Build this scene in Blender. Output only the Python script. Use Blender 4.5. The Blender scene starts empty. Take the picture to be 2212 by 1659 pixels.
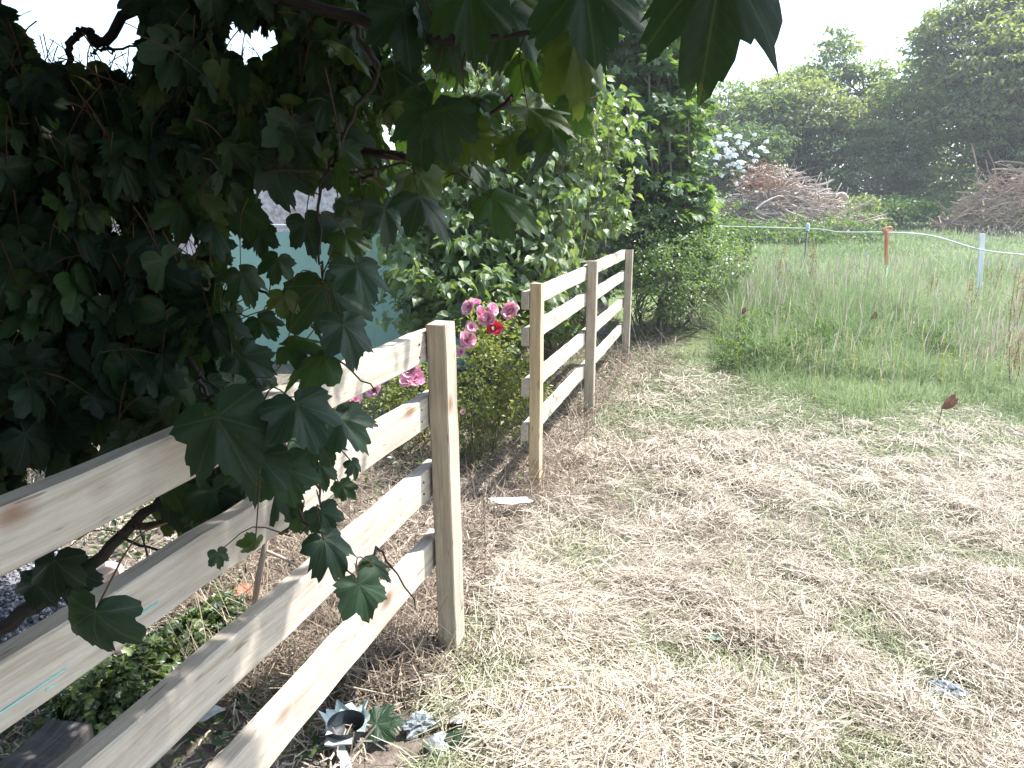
import bpy, math, random
import numpy as np
from math import radians, sin, cos, pi, tan, atan2

# ------------------------------------------------------------------ camera, sky, sun, exposure
scn = bpy.context.scene
F, CH, PITCH = 722.0, 1.55, radians(13.8)
SUN_EL, SUN_AZ = radians(56), radians(62)
cam_d = bpy.data.cameras.new('camera')
cam = bpy.data.objects.new('camera', cam_d)
scn.collection.objects.link(cam)
cam.location = (0, 0, CH)
cam.rotation_euler = (radians(90) - PITCH, 0, 0)
cam_d.sensor_width = 36.0
cam_d.lens = 36.0 * F / 1024
cam_d.clip_start = 0.02
cam_d.clip_end = 2000
scn.camera = cam

world = bpy.data.worlds.new("World")
scn.world = world
world.use_nodes = True
wn = world.node_tree
bg = wn.nodes['Background']
sky = wn.nodes.new('ShaderNodeTexSky')
sky.sky_type = 'NISHITA'
sky.sun_disc = False
sky.sun_elevation = SUN_EL
sky.sun_rotation = SUN_AZ
sky.air_density = 1.2
sky.dust_density = 1.5
sky.ozone_density = 1.0
wn.links.new(sky.outputs[0], bg.inputs[0])
bg.inputs[1].default_value = 0.15

sd = bpy.data.lights.new('sun', 'SUN')
sd.energy = 3.7
sd.angle = radians(1.0)
sd.color = (1.0, 0.965, 0.94)
sun = bpy.data.objects.new('sun', sd)
scn.collection.objects.link(sun)
sun.rotation_euler = (radians(90) - SUN_EL, 0, pi - SUN_AZ)
sun.location = (5, 3, 12)
SUNV = np.array([sin(SUN_AZ) * cos(SUN_EL), cos(SUN_AZ) * cos(SUN_EL), sin(SUN_EL)])

scn.view_settings.view_transform = 'Standard'
scn.view_settings.look = 'None'
scn.view_settings.exposure = 1.68
scn.view_settings.gamma = 1.0
scn.cycles.max_bounces = 7
scn.cycles.diffuse_bounces = 3
scn.cycles.transmission_bounces = 4
scn.cycles.transparent_max_bounces = 6

rs = np.random.RandomState(7)
random.seed(7)
COL = scn.collection

# ------------------------------------------------------------------ camera maths (display px of the 2212-wide photo)
RX = np.array([1.0, 0, 0])
UP = np.array([0, sin(PITCH), cos(PITCH)])
FW = np.array([0, cos(PITCH), -sin(PITCH)])

def at(X, Y, depth):
    """point at photo pixel (2212 wide) and given distance along the optical axis"""
    s = 1024 / 2212
    u = (X * s - 512) / F
    v = -(Y * s - 384) / F
    return np.array([0, 0, CH]) + depth * (FW + RX * u + UP * v)

def proj(P):
    Q = np.asarray(P) - np.array([0, 0, CH])
    dz = Q @ FW
    k = 2212 / 1024
    dzs = np.where(dz > 0.01, dz, np.nan)
    return (512 + F * (Q @ RX) / dzs) * k, (384 - F * (Q @ UP) / dzs) * k, dz

def gpt(X, Y, z=0.0):
    r = at(X, Y, 1.0) - np.array([0, 0, CH])
    t = (z - CH) / r[2]
    return np.array([r[0] * t, r[1] * t, z])

def sstep(a, b, x):
    t = np.clip((x - a) / (b - a), 0, 1)
    return t * t * (3 - 2 * t)

def vnoise(x, y, sc, seed=0):
    """cheap smooth value noise, numpy"""
    x = np.asarray(x, float); y = np.asarray(y, float)
    ca, sa = cos(seed * 1.7 + .6), sin(seed * 1.7 + .6)
    x, y = x * ca - y * sa, x * sa + y * ca
    x, y = x + .22 * sc * np.sin(y * 2.3 / sc + seed), y + .22 * sc * np.sin(x * 1.9 / sc + seed * 2)
    x = x / sc + 100 + seed * 17.3
    y = y / sc + 100 + seed * 9.1
    xi, yi = np.floor(x), np.floor(y)
    xf, yf = x - xi, y - yi
    def h(a, b):
        s = np.sin(a * 127.1 + b * 311.7 + seed * 74.7) * 43758.5453
        return s - np.floor(s)
    u, v = xf * xf * (3 - 2 * xf), yf * yf * (3 - 2 * yf)
    return (h(xi, yi) * (1 - u) + h(xi + 1, yi) * u) * (1 - v) + (h(xi, yi + 1) * (1 - u) + h(xi + 1, yi + 1) * u) * v

def th(x, y):
    x = np.asarray(x, float); y = np.asarray(y, float)
    z = 0.80 * sstep(9, 26, y) * sstep(-1.0, 3.0, x)
    z = z + 0.03 * (vnoise(x, y, 0.9, 1) - 0.5) * sstep(1.0, 3, y) + 0.10 * (vnoise(x, y, 3.5, 2) - 0.5) * sstep(4, 9, y)
    return z

# ------------------------------------------------------------------ mesh building
class MB:
    def __init__(s):
        s.V = []; s.L = []; s.T = []; s.G = []; s.n = 0
    def add(s, V, Fc, G=None):
        """V (N,3); Fc (M,k) array or list of lists; G (N,3) attribute"""
        V = np.asarray(V, float).reshape(-1, 3)
        if isinstance(Fc, np.ndarray):
            s.L.append((Fc + s.n).ravel()); s.T.append(np.full(len(Fc), Fc.shape[1]))
        else:
            s.L.append(np.array([i + s.n for f in Fc for i in f], int)); s.T.append(np.array([len(f) for f in Fc], int))
        s.V.append(V)
        s.G.append(np.zeros((len(V), 3)) if G is None else np.broadcast_to(np.asarray(G, float), (len(V), 3)))
        s.n += len(V)
    def build(s, name, mat, parent=None, loc=None, smooth=False, **tags):
        V = np.concatenate(s.V); L = np.concatenate(s.L).astype(np.int32); T = np.concatenate(s.T).astype(np.int32); G = np.concatenate(s.G)
        off = np.zeros(3)
        if parent is not None:
            off = np.array(parent.get('_w', (0, 0, 0)), float)
        elif loc is not None:
            off = np.asarray(loc, float)
        me = bpy.data.meshes.new(name)
        me.vertices.add(len(V)); me.vertices.foreach_set('co', (V - off).ravel().astype(np.float32))
        me.loops.add(len(L)); me.loops.foreach_set('vertex_index', L)
        me.polygons.add(len(T))
        st = np.zeros(len(T), np.int32); st[1:] = np.cumsum(T)[:-1]
        me.polygons.foreach_set('loop_start', st)
        me.polygons.foreach_set('loop_total', T)
        me.polygons.foreach_set('use_smooth', np.full(len(T), bool(smooth)))
        a = me.attributes.new('gco', 'FLOAT_VECTOR', 'POINT')
        a.data.foreach_set('vector', G.ravel().astype(np.float32))
        me.update(calc_edges=True)
        me.validate()
        me.materials.append(mat)
        o = bpy.data.objects.new(name, me)
        COL.objects.link(o)
        if parent is not None:
            o.parent = parent
        elif loc is not None:
            o.location = loc
        tag(o, **tags)
        return o

def tag(o, label=None, cat=None, group=None, kind=None):
    if label: o['label'] = label
    if cat: o['category'] = cat
    if group: o['group'] = group
    if kind: o['kind'] = kind
    return o

_emp = []
def thing(name, loc, label, cat, group=None):
    o = bpy.data.objects.new(name, None)
    o.empty_display_size = 0.1
    COL.objects.link(o)
    o.location = [float(v) for v in loc]
    o['_w'] = [float(v) for v in loc]
    _emp.append(o)
    return tag(o, label, cat, group)

def norm(a):
    a = np.asarray(a, float)
    return a / np.maximum(np.linalg.norm(a, axis=-1, keepdims=True), 1e-9)

def basis(axis, nrm):
    """(n,3,3) columns: side, axis, normal"""
    y = norm(axis)
    x = norm(np.cross(y, nrm))
    z = np.cross(x, y)
    return np.stack([x, y, z], -1)

def scatter(mb, T, P, M, S, rnd=None, c3=None):
    """template T=(V,F,UV) copied to points P with rotation M and size S"""
    TV, TF, UV = T
    n, k = len(P), len(TV)
    if n == 0: return
    S = np.asarray(S, float).reshape(n, 1, -1)
    V = np.einsum('nij,nkj->nki', M, TV[None] * S) + P[:, None]
    if rnd is None: rnd = rs.rand(n)
    G = np.zeros((n, k, 3)); G[:, :, 0] = UV[None, :, 0]; G[:, :, 1] = UV[None, :, 1]; G[:, :, 2] = rnd[:, None]
    if isinstance(TF, np.ndarray):
        mb.add(V.reshape(-1, 3), (TF[None] + (np.arange(n) * k)[:, None, None]).reshape(-1, TF.shape[1]), G.reshape(-1, 3))
    else:
        first = True
        for tf in TF:
            idx = (tf[None] + (np.arange(n) * k)[:, None, None]).reshape(-1, tf.shape[1])
            if first:
                mb.add(V.reshape(-1, 3), idx, G.reshape(-1, 3)); first = False; base = mb.n - n * k
            else:
                mb.L.append((idx + base).ravel()); mb.T.append(np.full(len(idx), idx.shape[1]))

def tube(mb, pts, rad, sides=6, rnd=0.0, cap=True):
    P = np.asarray(pts, float); m = len(P)
    R = np.broadcast_to(np.asarray(rad, float), (m,)) if np.ndim(rad) else np.full(m, rad)
    t = np.zeros_like(P); t[1:-1] = P[2:] - P[:-2]; t[0] = P[1] - P[0]; t[-1] = P[-1] - P[-2]
    t = norm(t)
    ref = np.array([0.31, 0.52, 0.79])
    a = norm(np.cross(t, ref)); b = np.cross(t, a)
    th_ = np.arange(sides) * 2 * pi / sides
    V = P[:, None] + R[:, None, None] * (a[:, None] * np.cos(th_)[None, :, None] + b[:, None] * np.sin(th_)[None, :, None])
    Lg = np.concatenate([[0], np.cumsum(np.linalg.norm(np.diff(P, axis=0), axis=1))])
    G = np.zeros((m, sides, 3)); G[:, :, 0] = Lg[:, None]; G[:, :, 1] = (th_ / 6.28)[None]; G[:, :, 2] = rnd
    i = np.arange(m - 1)[:, None] * sides; j = np.arange(sides)[None]; jn = (j + 1) % sides
    Fq = np.stack([i + j, i + jn, i + sides + jn, i + sides + j], -1).reshape(-1, 4)
    mb.add(V.reshape(-1, 3), Fq, G.reshape(-1, 3))
    if cap:
        b0 = mb.n - m * sides
        for k in (0, m - 1):
            mb.L.append(np.arange(sides) + b0 + k * sides); mb.T.append(np.array([sides]))

def smooth_path(pts, n=5):
    P = np.asarray(pts, float)
    out = []
    Q = np.vstack([2 * P[0] - P[1], P, 2 * P[-1] - P[-2]])
    for i in range(1, len(Q) - 2):
        for t in np.linspace(0, 1, n, endpoint=False):
            p0, p1, p2, p3 = Q[i - 1], Q[i], Q[i + 1], Q[i + 2]
            out.append(0.5 * ((2 * p1) + (-p0 + p2) * t + (2 * p0 - 5 * p1 + 4 * p2 - p3) * t * t + (-p0 + 3 * p1 - 3 * p2 + p3) * t ** 3))
    out.append(P[-1])
    return np.array(out)

def ribbons(mb, C, W, rnd, cols=None):
    """C (n,k,3) centre lines, W (n,k,3) half widths"""
    n, k = C.shape[:2]
    V = np.stack([C - W, C + W], 2)  # n,k,2,3
    i = np.arange(k - 1)
    f = np.stack([2 * i, 2 * i + 1, 2 * i + 3, 2 * i + 2], -1)
    Fq = (f[None] + (np.arange(n) * 2 * k)[:, None, None]).reshape(-1, 4)
    G = np.zeros((n, k, 2, 3)); G[..., 0] = np.linspace(0, 1, k)[None, :, None]; G[..., 1] = np.array([0, 1])[None, None]
    G[..., 2] = np.asarray(rnd)[:, None, None]
    mb.add(V.reshape(-1, 3), Fq, G.reshape(-1, 3))

def blades(mb, x, y, z, h, w, bend, rnd, k=4, head=None):
    """upright grass blades that arch over"""
    n = len(x)
    a = rs.rand(n) * 2 * pi if head is None else head
    t = np.linspace(0, 1, k)[None]
    out = bend[:, None] * h[:, None] * t ** 1.8
    up = h[:, None] * (t - 0.45 * np.minimum(bend[:, None], 1.4) * t ** 2.2)
    C = np.stack([x[:, None] + np.cos(a)[:, None] * out, y[:, None] + np.sin(a)[:, None] * out, z[:, None] + up], -1)
    b = rs.rand(n) * 2 * pi
    prof = np.array([1.0, 0.95, 0.7, 0.12]) if k == 4 else (np.array([1, .8, .1]) if k == 3 else np.linspace(1, .1, k))
    W = np.stack([np.cos(b), np.sin(b), np.zeros(n)], -1)[:, None] * (w[:, None] * prof[None])[..., None] * 0.5
    ribbons(mb, C, W, rnd)

def litter(mb, x, y, z, L, w, rnd, head=None, lift=0.05, k=4):
    """straws lying nearly flat, slightly bent"""
    n = len(x)
    a = rs.rand(n) * 2 * pi if head is None else head
    t = np.linspace(-0.5, 0.5, k)[None]
    cv = rs.randn(n)[:, None] * 0.35
    ang = a[:, None] + cv * t * 2
    dx = np.cos(ang) * L[:, None] / (k - 1); dy = np.sin(ang) * L[:, None] / (k - 1)
    X = x[:, None] + np.cumsum(dx, 1) - dx.sum(1, keepdims=True) / 2
    Y = y[:, None] + np.cumsum(dy, 1) - dy.sum(1, keepdims=True) / 2
    tilt = rs.randn(n)[:, None] * lift * 2.2
    Z = th(X, Y) + z[:, None] + tilt * t * L[:, None] * 3 + np.abs(rs.randn(n))[:, None] * 0.25 * L[:, None] * (0.25 - t ** 2) * (1 + 4 * lift)
    Z = np.maximum(Z, th(X, Y) + 0.002)
    C = np.stack([X, Y, Z], -1)
    b = a + pi / 2
    roll = rs.randn(n) * 0.6
    W = np.stack([np.cos(b) * np.cos(roll), np.sin(b) * np.cos(roll), np.sin(roll)], -1)[:, None] * (w[:, None] * 0.5)[..., None] * np.ones((1, k, 1))
    ribbons(mb, C, W, rnd)

def inpoly(X, Y, poly):
    X = np.asarray(X); Y = np.asarray(Y)
    c = np.zeros(X.shape, bool)
    n = len(poly)
    for i in range(n):
        x1, y1 = poly[i]; x2, y2 = poly[(i + 1) % n]
        m = ((y1 > Y) != (y2 > Y)) & (X < (x2 - x1) * (Y - y1) / ((y2 - y1) + 1e-12) + x1)
        c ^= m
    return c

# ------------------------------------------------------------------ materials
def newmat(name):
    m = bpy.data.materials.new(name); m.use_nodes = True
    nt = m.node_tree
    for n in list(nt.nodes): nt.nodes.remove(n)
    out = nt.nodes.new('ShaderNodeOutputMaterial')
    return m, nt, out

def N(nt, typ, **kw):
    n = nt.nodes.new(typ)
    for k, v in kw.items():
        if k == 'inp':
            for a, b in v.items(): n.inputs[a].default_value = b
        else: setattr(n, k, v)
    return n

def ramp(nt, fac, stops, interp='LINEAR'):
    r = nt.nodes.new('ShaderNodeValToRGB')
    r.color_ramp.interpolation = interp
    el = r.color_ramp.elements
    while len(el) > 1: el.remove(el[-1])
    el[0].position = stops[0][0]; el[0].color = (*stops[0][1], 1)
    for p, c in stops[1:]:
        e = el.new(p); e.color = (*c, 1)
    nt.links.new(fac, r.inputs[0])
    return r.outputs[0]

def mixc(nt, fac, a, b, mode='MIX'):
    m = nt.nodes.new('ShaderNodeMix'); m.data_type = 'RGBA'; m.blend_type = mode
    for s, v in ((m.inputs[0], fac), (m.inputs[6], a), (m.inputs[7], b)):
        if isinstance(v, (int, float)): s.default_value = v
        elif isinstance(v, tuple): s.default_value = (*v, 1)
        else: nt.links.new(v, s)
    return m.outputs[2]

def math_(nt, op, a, b=None, clamp=False):
    m = nt.nodes.new('ShaderNodeMath'); m.operation = op; m.use_clamp = clamp
    for s, v in ((m.inputs[0], a), (m.inputs[1], b)):
        if v is None: continue
        if isinstance(v, (int, float)): s.default_value = v
        else: nt.links.new(v, s)
    return m.outputs[0]

def gco(nt):
    a = N(nt, 'ShaderNodeAttribute', attribute_name='gco')
    s = nt.nodes.new('ShaderNodeSeparateXYZ')
    nt.links.new(a.outputs['Vector'], s.inputs[0])
    return a.outputs['Vector'], s.outputs[0], s.outputs[1], s.outputs[2]

def noise(nt, vec=None, scale=5, detail=4, rough=0.6):
    n = N(nt, 'ShaderNodeTexNoise', inp={'Scale': scale, 'Detail': detail, 'Roughness': rough})
    if vec is not None: nt.links.new(vec, n.inputs['Vector'])
    return n.outputs['Fac']

def leafmat(name, stops, trans=0.35, rough=0.5, tcol=(1.3, 1.35, 0.45), veins=False, spec=0.35):
    m, nt, out = newmat(name)
    v, u, w, r = gco(nt)
    col = ramp(nt, r, stops)
    pos = N(nt, 'ShaderNodeNewGeometry')
    nz = noise(nt, pos.outputs['Position'], 60, 3)
    col = mixc(nt, 0.35, col, mixc(nt, nz, (0.35, 0.35, 0.3), (1.5, 1.5, 1.5)), 'MULTIPLY')
    if veins:
        # light ribs running from the stalk into each lobe
        best = None
        au = math_(nt, 'ABSOLUTE', u)
        for ang in (0, 48, 103):
            a = radians(ang)
            perp = math_(nt, 'ABSOLUTE', math_(nt, 'SUBTRACT', math_(nt, 'MULTIPLY', au, cos(a)), math_(nt, 'MULTIPLY', w, sin(a))))
            best = perp if best is None else math_(nt, 'MINIMUM', best, perp)
        side = math_(nt, 'MULTIPLY', math_(nt, 'SINE', math_(nt, 'MULTIPLY', math_(nt, 'SUBTRACT', w, math_(nt, 'MULTIPLY', au, 0.8)), 60)), 1.0)
        sv = math_(nt, 'MULTIPLY', math_(nt, 'GREATER_THAN', side, 0.93), 0.25)
        vm = math_(nt, 'MAXIMUM', math_(nt, 'LESS_THAN', best, 0.014), sv)
        col = mixc(nt, math_(nt, 'MULTIPLY', vm, 0.35), col, (0.075, 0.105, 0.05))
    if veins:
        spt = noise(nt, pos.outputs['Position'], 34, 4, .7)
        col = mixc(nt, ramp(nt, spt, [(.66, (0, 0, 0)), (.72, (.8, .8, .8))]), col, (0.10, 0.075, 0.03))
    p = N(nt, 'ShaderNodeBsdfPrincipled', inp={'Roughness': rough, 'Specular IOR Level': spec})
    nt.links.new(col, p.inputs['Base Color'])
    if veins:
        bp = N(nt, 'ShaderNodeBump', inp={'Strength': 0.35, 'Distance': 0.002})
        nt.links.new(math_(nt, 'ADD', nz, vm), bp.inputs['Height'])
        nt.links.new(bp.outputs[0], p.inputs['Normal'])
    t = N(nt, 'ShaderNodeBsdfTranslucent')
    tc = mixc(nt, 1.0, col, tcol, 'MULTIPLY')
    tc = mixc(nt, 1.0, tc, (1.6, 1.6, 1.6), 'MULTIPLY')
    nt.links.new(tc, t.inputs[0])
    mx = N(nt, 'ShaderNodeMixShader'); mx.inputs[0].default_value = trans
    nt.links.new(p.outputs[0], mx.inputs[1]); nt.links.new(t.outputs[0], mx.inputs[2])
    nt.links.new(mx.outputs[0], out.inputs[0])
    return m

def plain(name, stops, scale=8, rough=0.8, bump=0.3, spec=0.3, coord='Object', bdist=0.01, detail=6):
    m, nt, out = newmat(name)
    tc = N(nt, 'ShaderNodeTexCoord')
    nz = noise(nt, tc.outputs[coord], scale, detail, 0.65)
    col = ramp(nt, nz, stops)
    p = N(nt, 'ShaderNodeBsdfPrincipled', inp={'Roughness': rough, 'Specular IOR Level': spec})
    nt.links.new(col, p.inputs['Base Color'])
    bp = N(nt, 'ShaderNodeBump', inp={'Strength': bump, 'Distance': bdist})
    nt.links.new(noise(nt, tc.outputs[coord], scale * 3.1, 5), bp.inputs['Height'])
    nt.links.new(bp.outputs[0], p.inputs['Normal'])
    nt.links.new(p.outputs[0], out.inputs[0])
    return m

def barkmat(name, a, b, sc=14):
    m, nt, out = newmat(name)
    v, u, w, r = gco(nt)
    mp = N(nt, 'ShaderNodeMapping'); nt.links.new(v, mp.inputs[0]); mp.inputs['Scale'].default_value = (1.0, 3.0, 1.0)
    nz = noise(nt, mp.outputs[0], sc, 6, 0.7)
    col = ramp(nt, nz, [(0.3, a), (0.7, b)])
    p = N(nt, 'ShaderNodeBsdfPrincipled', inp={'Roughness': 0.85, 'Specular IOR Level': 0.2})
    nt.links.new(col, p.inputs['Base Color'])
    bp = N(nt, 'ShaderNodeBump', inp={'Strength': 0.5, 'Distance': 0.01}); nt.links.new(nz, bp.inputs['Height'])
    nt.links.new(bp.outputs[0], p.inputs['Normal'])
    nt.links.new(p.outputs[0], out.inputs[0])
    return m

def strawmat(name, stops, trans=0.15, rough=0.7):
    m, nt, out = newmat(name)
    v, u, w, r = gco(nt)
    col = ramp(nt, r, stops)
    p = N(nt, 'ShaderNodeBsdfPrincipled', inp={'Roughness': rough, 'Specular IOR Level': 0.2})
    nt.links.new(col, p.inputs['Base Color'])
    t = N(nt, 'ShaderNodeBsdfTranslucent'); nt.links.new(col, t.inputs[0])
    mx = N(nt, 'ShaderNodeMixShader'); mx.inputs[0].default_value = trans
    nt.links.new(p.outputs[0], mx.inputs[1]); nt.links.new(t.outputs[0], mx.inputs[2])
    nt.links.new(mx.outputs[0], out.inputs[0])
    return m

def woodmat(name, dark, mid, light, knot=(0.20, 0.10, 0.055), knots=True, grime=0.35, warm=None):
    """sawn softwood: long grain, rings, knots, weather stains; gco = (along, across, through)"""
    m, nt, out = newmat(name)
    v, u, w, r = gco(nt)
    warp = N(nt, 'ShaderNodeTexNoise', inp={'Scale': 1.3, 'Detail': 2.0})
    nt.links.new(v, warp.inputs['Vector'])
    wv = mixc(nt, 0.06, v, warp.outputs['Color'], 'ADD')
    mp = N(nt, 'ShaderNodeMapping'); nt.links.new(wv, mp.inputs[0]); mp.inputs['Scale'].default_value = (1.8, 34, 34)
    g1 = noise(nt, mp.outputs[0], 1.6, 5, 0.65)
    mp2 = N(nt, 'ShaderNodeMapping'); nt.links.new(wv, mp2.inputs[0]); mp2.inputs['Scale'].default_value = (9, 150, 150)
    g2 = noise(nt, mp2.outputs[0], 1.5, 3, 0.6)
    col = ramp(nt, g1, [(0.28, dark), (0.5, mid), (0.72, light)])
    col = mixc(nt, 0.38, col, mixc(nt, g2, (0.45, 0.42, 0.40), (1.5, 1.5, 1.5)), 'MULTIPLY')
    # stains
    st = noise(nt, v, 3.2, 5, 0.7)
    stf = ramp(nt, st, [(0.5, (0, 0, 0)), (0.75, (1, 1, 1))])
    col = mixc(nt, math_(nt, 'MULTIPLY', stf, grime), col, (0.17, 0.145, 0.125))
    # drying cracks / ticks
    mp3 = N(nt, 'ShaderNodeMapping'); nt.links.new(v, mp3.inputs[0]); mp3.inputs['Scale'].default_value = (7, 55, 55)
    ck = noise(nt, mp3.outputs[0], 1.4, 2, 0.5)
    ckf = ramp(nt, ck, [(0.69, (0, 0, 0)), (0.73, (1, 1, 1))])
    col = mixc(nt, math_(nt, 'MULTIPLY', ckf, 0.6), col, (0.10, 0.075, 0.06))
    if knots:
        mk = N(nt, 'ShaderNodeMapping'); nt.links.new(v, mk.inputs[0]); mk.inputs['Scale'].default_value = (5.2, 8.0, 8.0)
        vo = N(nt, 'ShaderNodeTexVoronoi', inp={'Scale': 1.0, 'Randomness': 1.0}); nt.links.new(mk.outputs[0], vo.inputs['Vector'])
        kf = ramp(nt, vo.outputs['Distance'], [(0.09, (1, 1, 1)), (0.15, (0.55, 0.55, 0.55)), (0.26, (0, 0, 0))])
        sel = N(nt, 'ShaderNodeSeparateColor'); nt.links.new(vo.outputs['Color'], sel.inputs[0])
        kf = math_(nt, 'MULTIPLY', kf, math_(nt, 'GREATER_THAN', sel.outputs[0], 0.5))
        col = mixc(nt, math_(nt, 'MULTIPLY', kf, 0.8), col, knot)
    p = N(nt, 'ShaderNodeBsdfPrincipled', inp={'Roughness': 0.75, 'Specular IOR Level': 0.25})
    nt.links.new(col, p.inputs['Base Color'])
    bp = N(nt, 'ShaderNodeBump', inp={'Strength': 0.35, 'Distance': 0.003})
    nt.links.new(math_(nt, 'ADD', g1, g2), bp.inputs['Height']); nt.links.new(bp.outputs[0], p.inputs['Normal'])
    nt.links.new(p.outputs[0], out.inputs[0])
    return m

M = {}
M['wood'] = woodmat('new_sawn_wood', (0.36, 0.31, 0.24), (0.50, 0.445, 0.36), (0.59, 0.54, 0.455), grime=0.4)
M['post'] = woodmat('post_wood', (0.31, 0.255, 0.19), (0.45, 0.385, 0.30), (0.55, 0.49, 0.40), grime=0.4)
M['post_y'] = woodmat('yellow_post_wood', (0.44, 0.33, 0.19), (0.60, 0.47, 0.29), (0.68, 0.56, 0.38), grime=0.12)
M['rough'] = woodmat('weathered_rough_wood', (0.36, 0.31, 0.27), (0.50, 0.44, 0.39), (0.60, 0.54, 0.49), knots=False, grime=0.3)
M['sleeper'] = woodmat('dark_sleeper_wood', (0.05, 0.045, 0.045), (0.12, 0.11, 0.105), (0.20, 0.19, 0.18), knots=False, grime=0.5)
M['bark'] = barkmat('sycamore_bark', (0.035, 0.03, 0.028), (0.10, 0.085, 0.07))
M['bark2'] = barkmat('grey_bark', (0.10, 0.085, 0.065), (0.24, 0.20, 0.16))
M['twig'] = barkmat('reddish_twig', (0.07, 0.045, 0.025), (0.15, 0.09, 0.05))
M['gtwig'] = barkmat('green_stem', (0.07, 0.09, 0.03), (0.16, 0.17, 0.07))
M['deadwood'] = barkmat('dead_branch', (0.34, 0.27, 0.22), (0.60, 0.50, 0.42), 9)
M['deadbrush'] = barkmat('dead_brush', (0.25, 0.18, 0.135), (0.48, 0.36, 0.28), 9)
M['rust'] = strawmat('dead_rusty_foliage', [(0, (0.22, 0.12, 0.08)), (0.6, (0.36, 0.21, 0.14)), (1, (0.48, 0.33, 0.23))])
M['brownbrush'] = strawmat('brown_dead_brush', [(0, (0.14, 0.10, 0.075)), (0.6, (0.26, 0.19, 0.14)), (1, (0.42, 0.33, 0.25))])
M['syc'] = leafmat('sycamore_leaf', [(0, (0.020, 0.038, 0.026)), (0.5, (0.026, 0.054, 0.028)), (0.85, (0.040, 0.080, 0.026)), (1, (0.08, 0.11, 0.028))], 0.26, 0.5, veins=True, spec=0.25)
M['syc_far'] = leafmat('young_sycamore_leaf', [(0, (0.065, 0.115, 0.055)), (0.6, (0.10, 0.16, 0.075)), (1, (0.17, 0.23, 0.11))], 0.4, 0.45)
M['lilac'] = leafmat('lilac_leaf', [(0, (0.11, 0.165, 0.08)), (0.6, (0.16, 0.225, 0.115)), (1, (0.23, 0.285, 0.15))], 0.3, 0.42, spec=0.5)
M['hedge'] = leafmat('hedge_leaf', [(0, (0.10, 0.14, 0.08)), (0.6, (0.16, 0.21, 0.115)), (1, (0.25, 0.28, 0.155))], 0.45, 0.5)
M['hedge_y'] = leafmat('yellowish_hedge_leaf', [(0, (0.115, 0.145, 0.08)), (0.6, (0.17, 0.205, 0.11)), (1, (0.25, 0.27, 0.15))], 0.42, 0.5)
M['elder'] = leafmat('elder_leaf', [(0, (0.055, 0.095, 0.055)), (1, (0.115, 0.17, 0.09))], 0.35, 0.5)
M['privet'] = leafmat('shrub_leaf', [(0, (0.07, 0.12, 0.05)), (0.6, (0.12, 0.18, 0.08)), (1, (0.22, 0.27, 0.13))], 0.3, 0.4, spec=0.5)
M['rose'] = leafmat('rose_leaf', [(0, (0.09, 0.13, 0.05)), (0.5, (0.17, 0.20, 0.07)), (1, (0.36, 0.36, 0.13))], 0.35, 0.45)
M['ivy'] = leafmat('ivy_leaf', [(0, (0.025, 0.05, 0.02)), (0.6, (0.07, 0.11, 0.035)), (1, (0.20, 0.25, 0.09))], 0.2, 0.4, spec=0.5)
M['nettle'] = leafmat('nettle_leaf', [(0, (0.075, 0.13, 0.055)), (0.6, (0.115, 0.175, 0.07)), (1, (0.19, 0.24, 0.10))], 0.3, 0.5)
M['pink'] = leafmat('pink_petal', [(0, (0.58, 0.16, 0.32)), (0.4, (0.74, 0.38, 0.54)), (1, (0.82, 0.66, 0.73))], 0.3, 0.6, tcol=(1, .8, .8))
M['red'] = leafmat('crimson_petal', [(0, (0.45, 0.02, 0.06)), (1, (0.72, 0.06, 0.15))], 0.3, 0.6, tcol=(1, .8, .8))
M['white_fl'] = plain('white_blossom', [(0.3, (0.62, 0.62, 0.55)), (0.7, (0.82, 0.82, 0.76))], 20)
M['yellow_fl'] = plain('yellow_petal', [(0.3, (0.75, 0.60, 0.04)), (0.7, (0.85, 0.72, 0.10))], 20)
M['straw'] = strawmat('cut_hay', [(0, (0.22, 0.18, 0.14)), (0.25, (0.41, 0.35, 0.28)), (0.6, (0.57, 0.50, 0.395)), (0.9, (0.67, 0.62, 0.51)), (1, (0.42, 0.43, 0.27))])
M['hay_green'] = strawmat('lying_green_grass', [(0, (0.17, 0.19, 0.10)), (0.5, (0.31, 0.35, 0.20)), (1, (0.50, 0.50, 0.36))], 0.3)
M['grass'] = strawmat('green_grass', [(0, (0.08, 0.11, 0.05)), (0.5, (0.15, 0.19, 0.085)), (0.85, (0.26, 0.29, 0.15)), (1, (0.40, 0.38, 0.22))], 0.4)
M['meadow'] = strawmat('meadow_grass', [(0, (0.17, 0.25, 0.10)), (0.4, (0.28, 0.37, 0.17)), (0.75, (0.42, 0.49, 0.27)), (1, (0.57, 0.55, 0.41))], 0.4)
M['seed'] = strawmat('grass_seed_heads', [(0, (0.36, 0.29, 0.22)), (0.6, (0.50, 0.43, 0.34)), (1, (0.54, 0.52, 0.40))], 0.3)
M['dock'] = strawmat('dock_seed', [(0, (0.22, 0.12, 0.05)), (0.6, (0.36, 0.23, 0.10)), (1, (0.42, 0.36, 0.15))], 0.3)
M['dockleaf'] = leafmat('dock_leaf', [(0, (0.20, 0.085, 0.06)), (0.4, (0.22, 0.13, 0.08)), (1, (0.16, 0.22, 0.08))], 0.12, tcol=(1, 1, 1))
M['soil_twig'] = strawmat('brown_stalks', [(0, (0.16, 0.12, 0.09)), (0.6, (0.32, 0.26, 0.195)), (1, (0.44, 0.36, 0.28))], 0.15)
M['white_plastic'] = plain('white_plastic', [(0.3, (0.68, 0.68, 0.68)), (0.7, (0.82, 0.82, 0.82))], 6, 0.4, 0.05)
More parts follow.
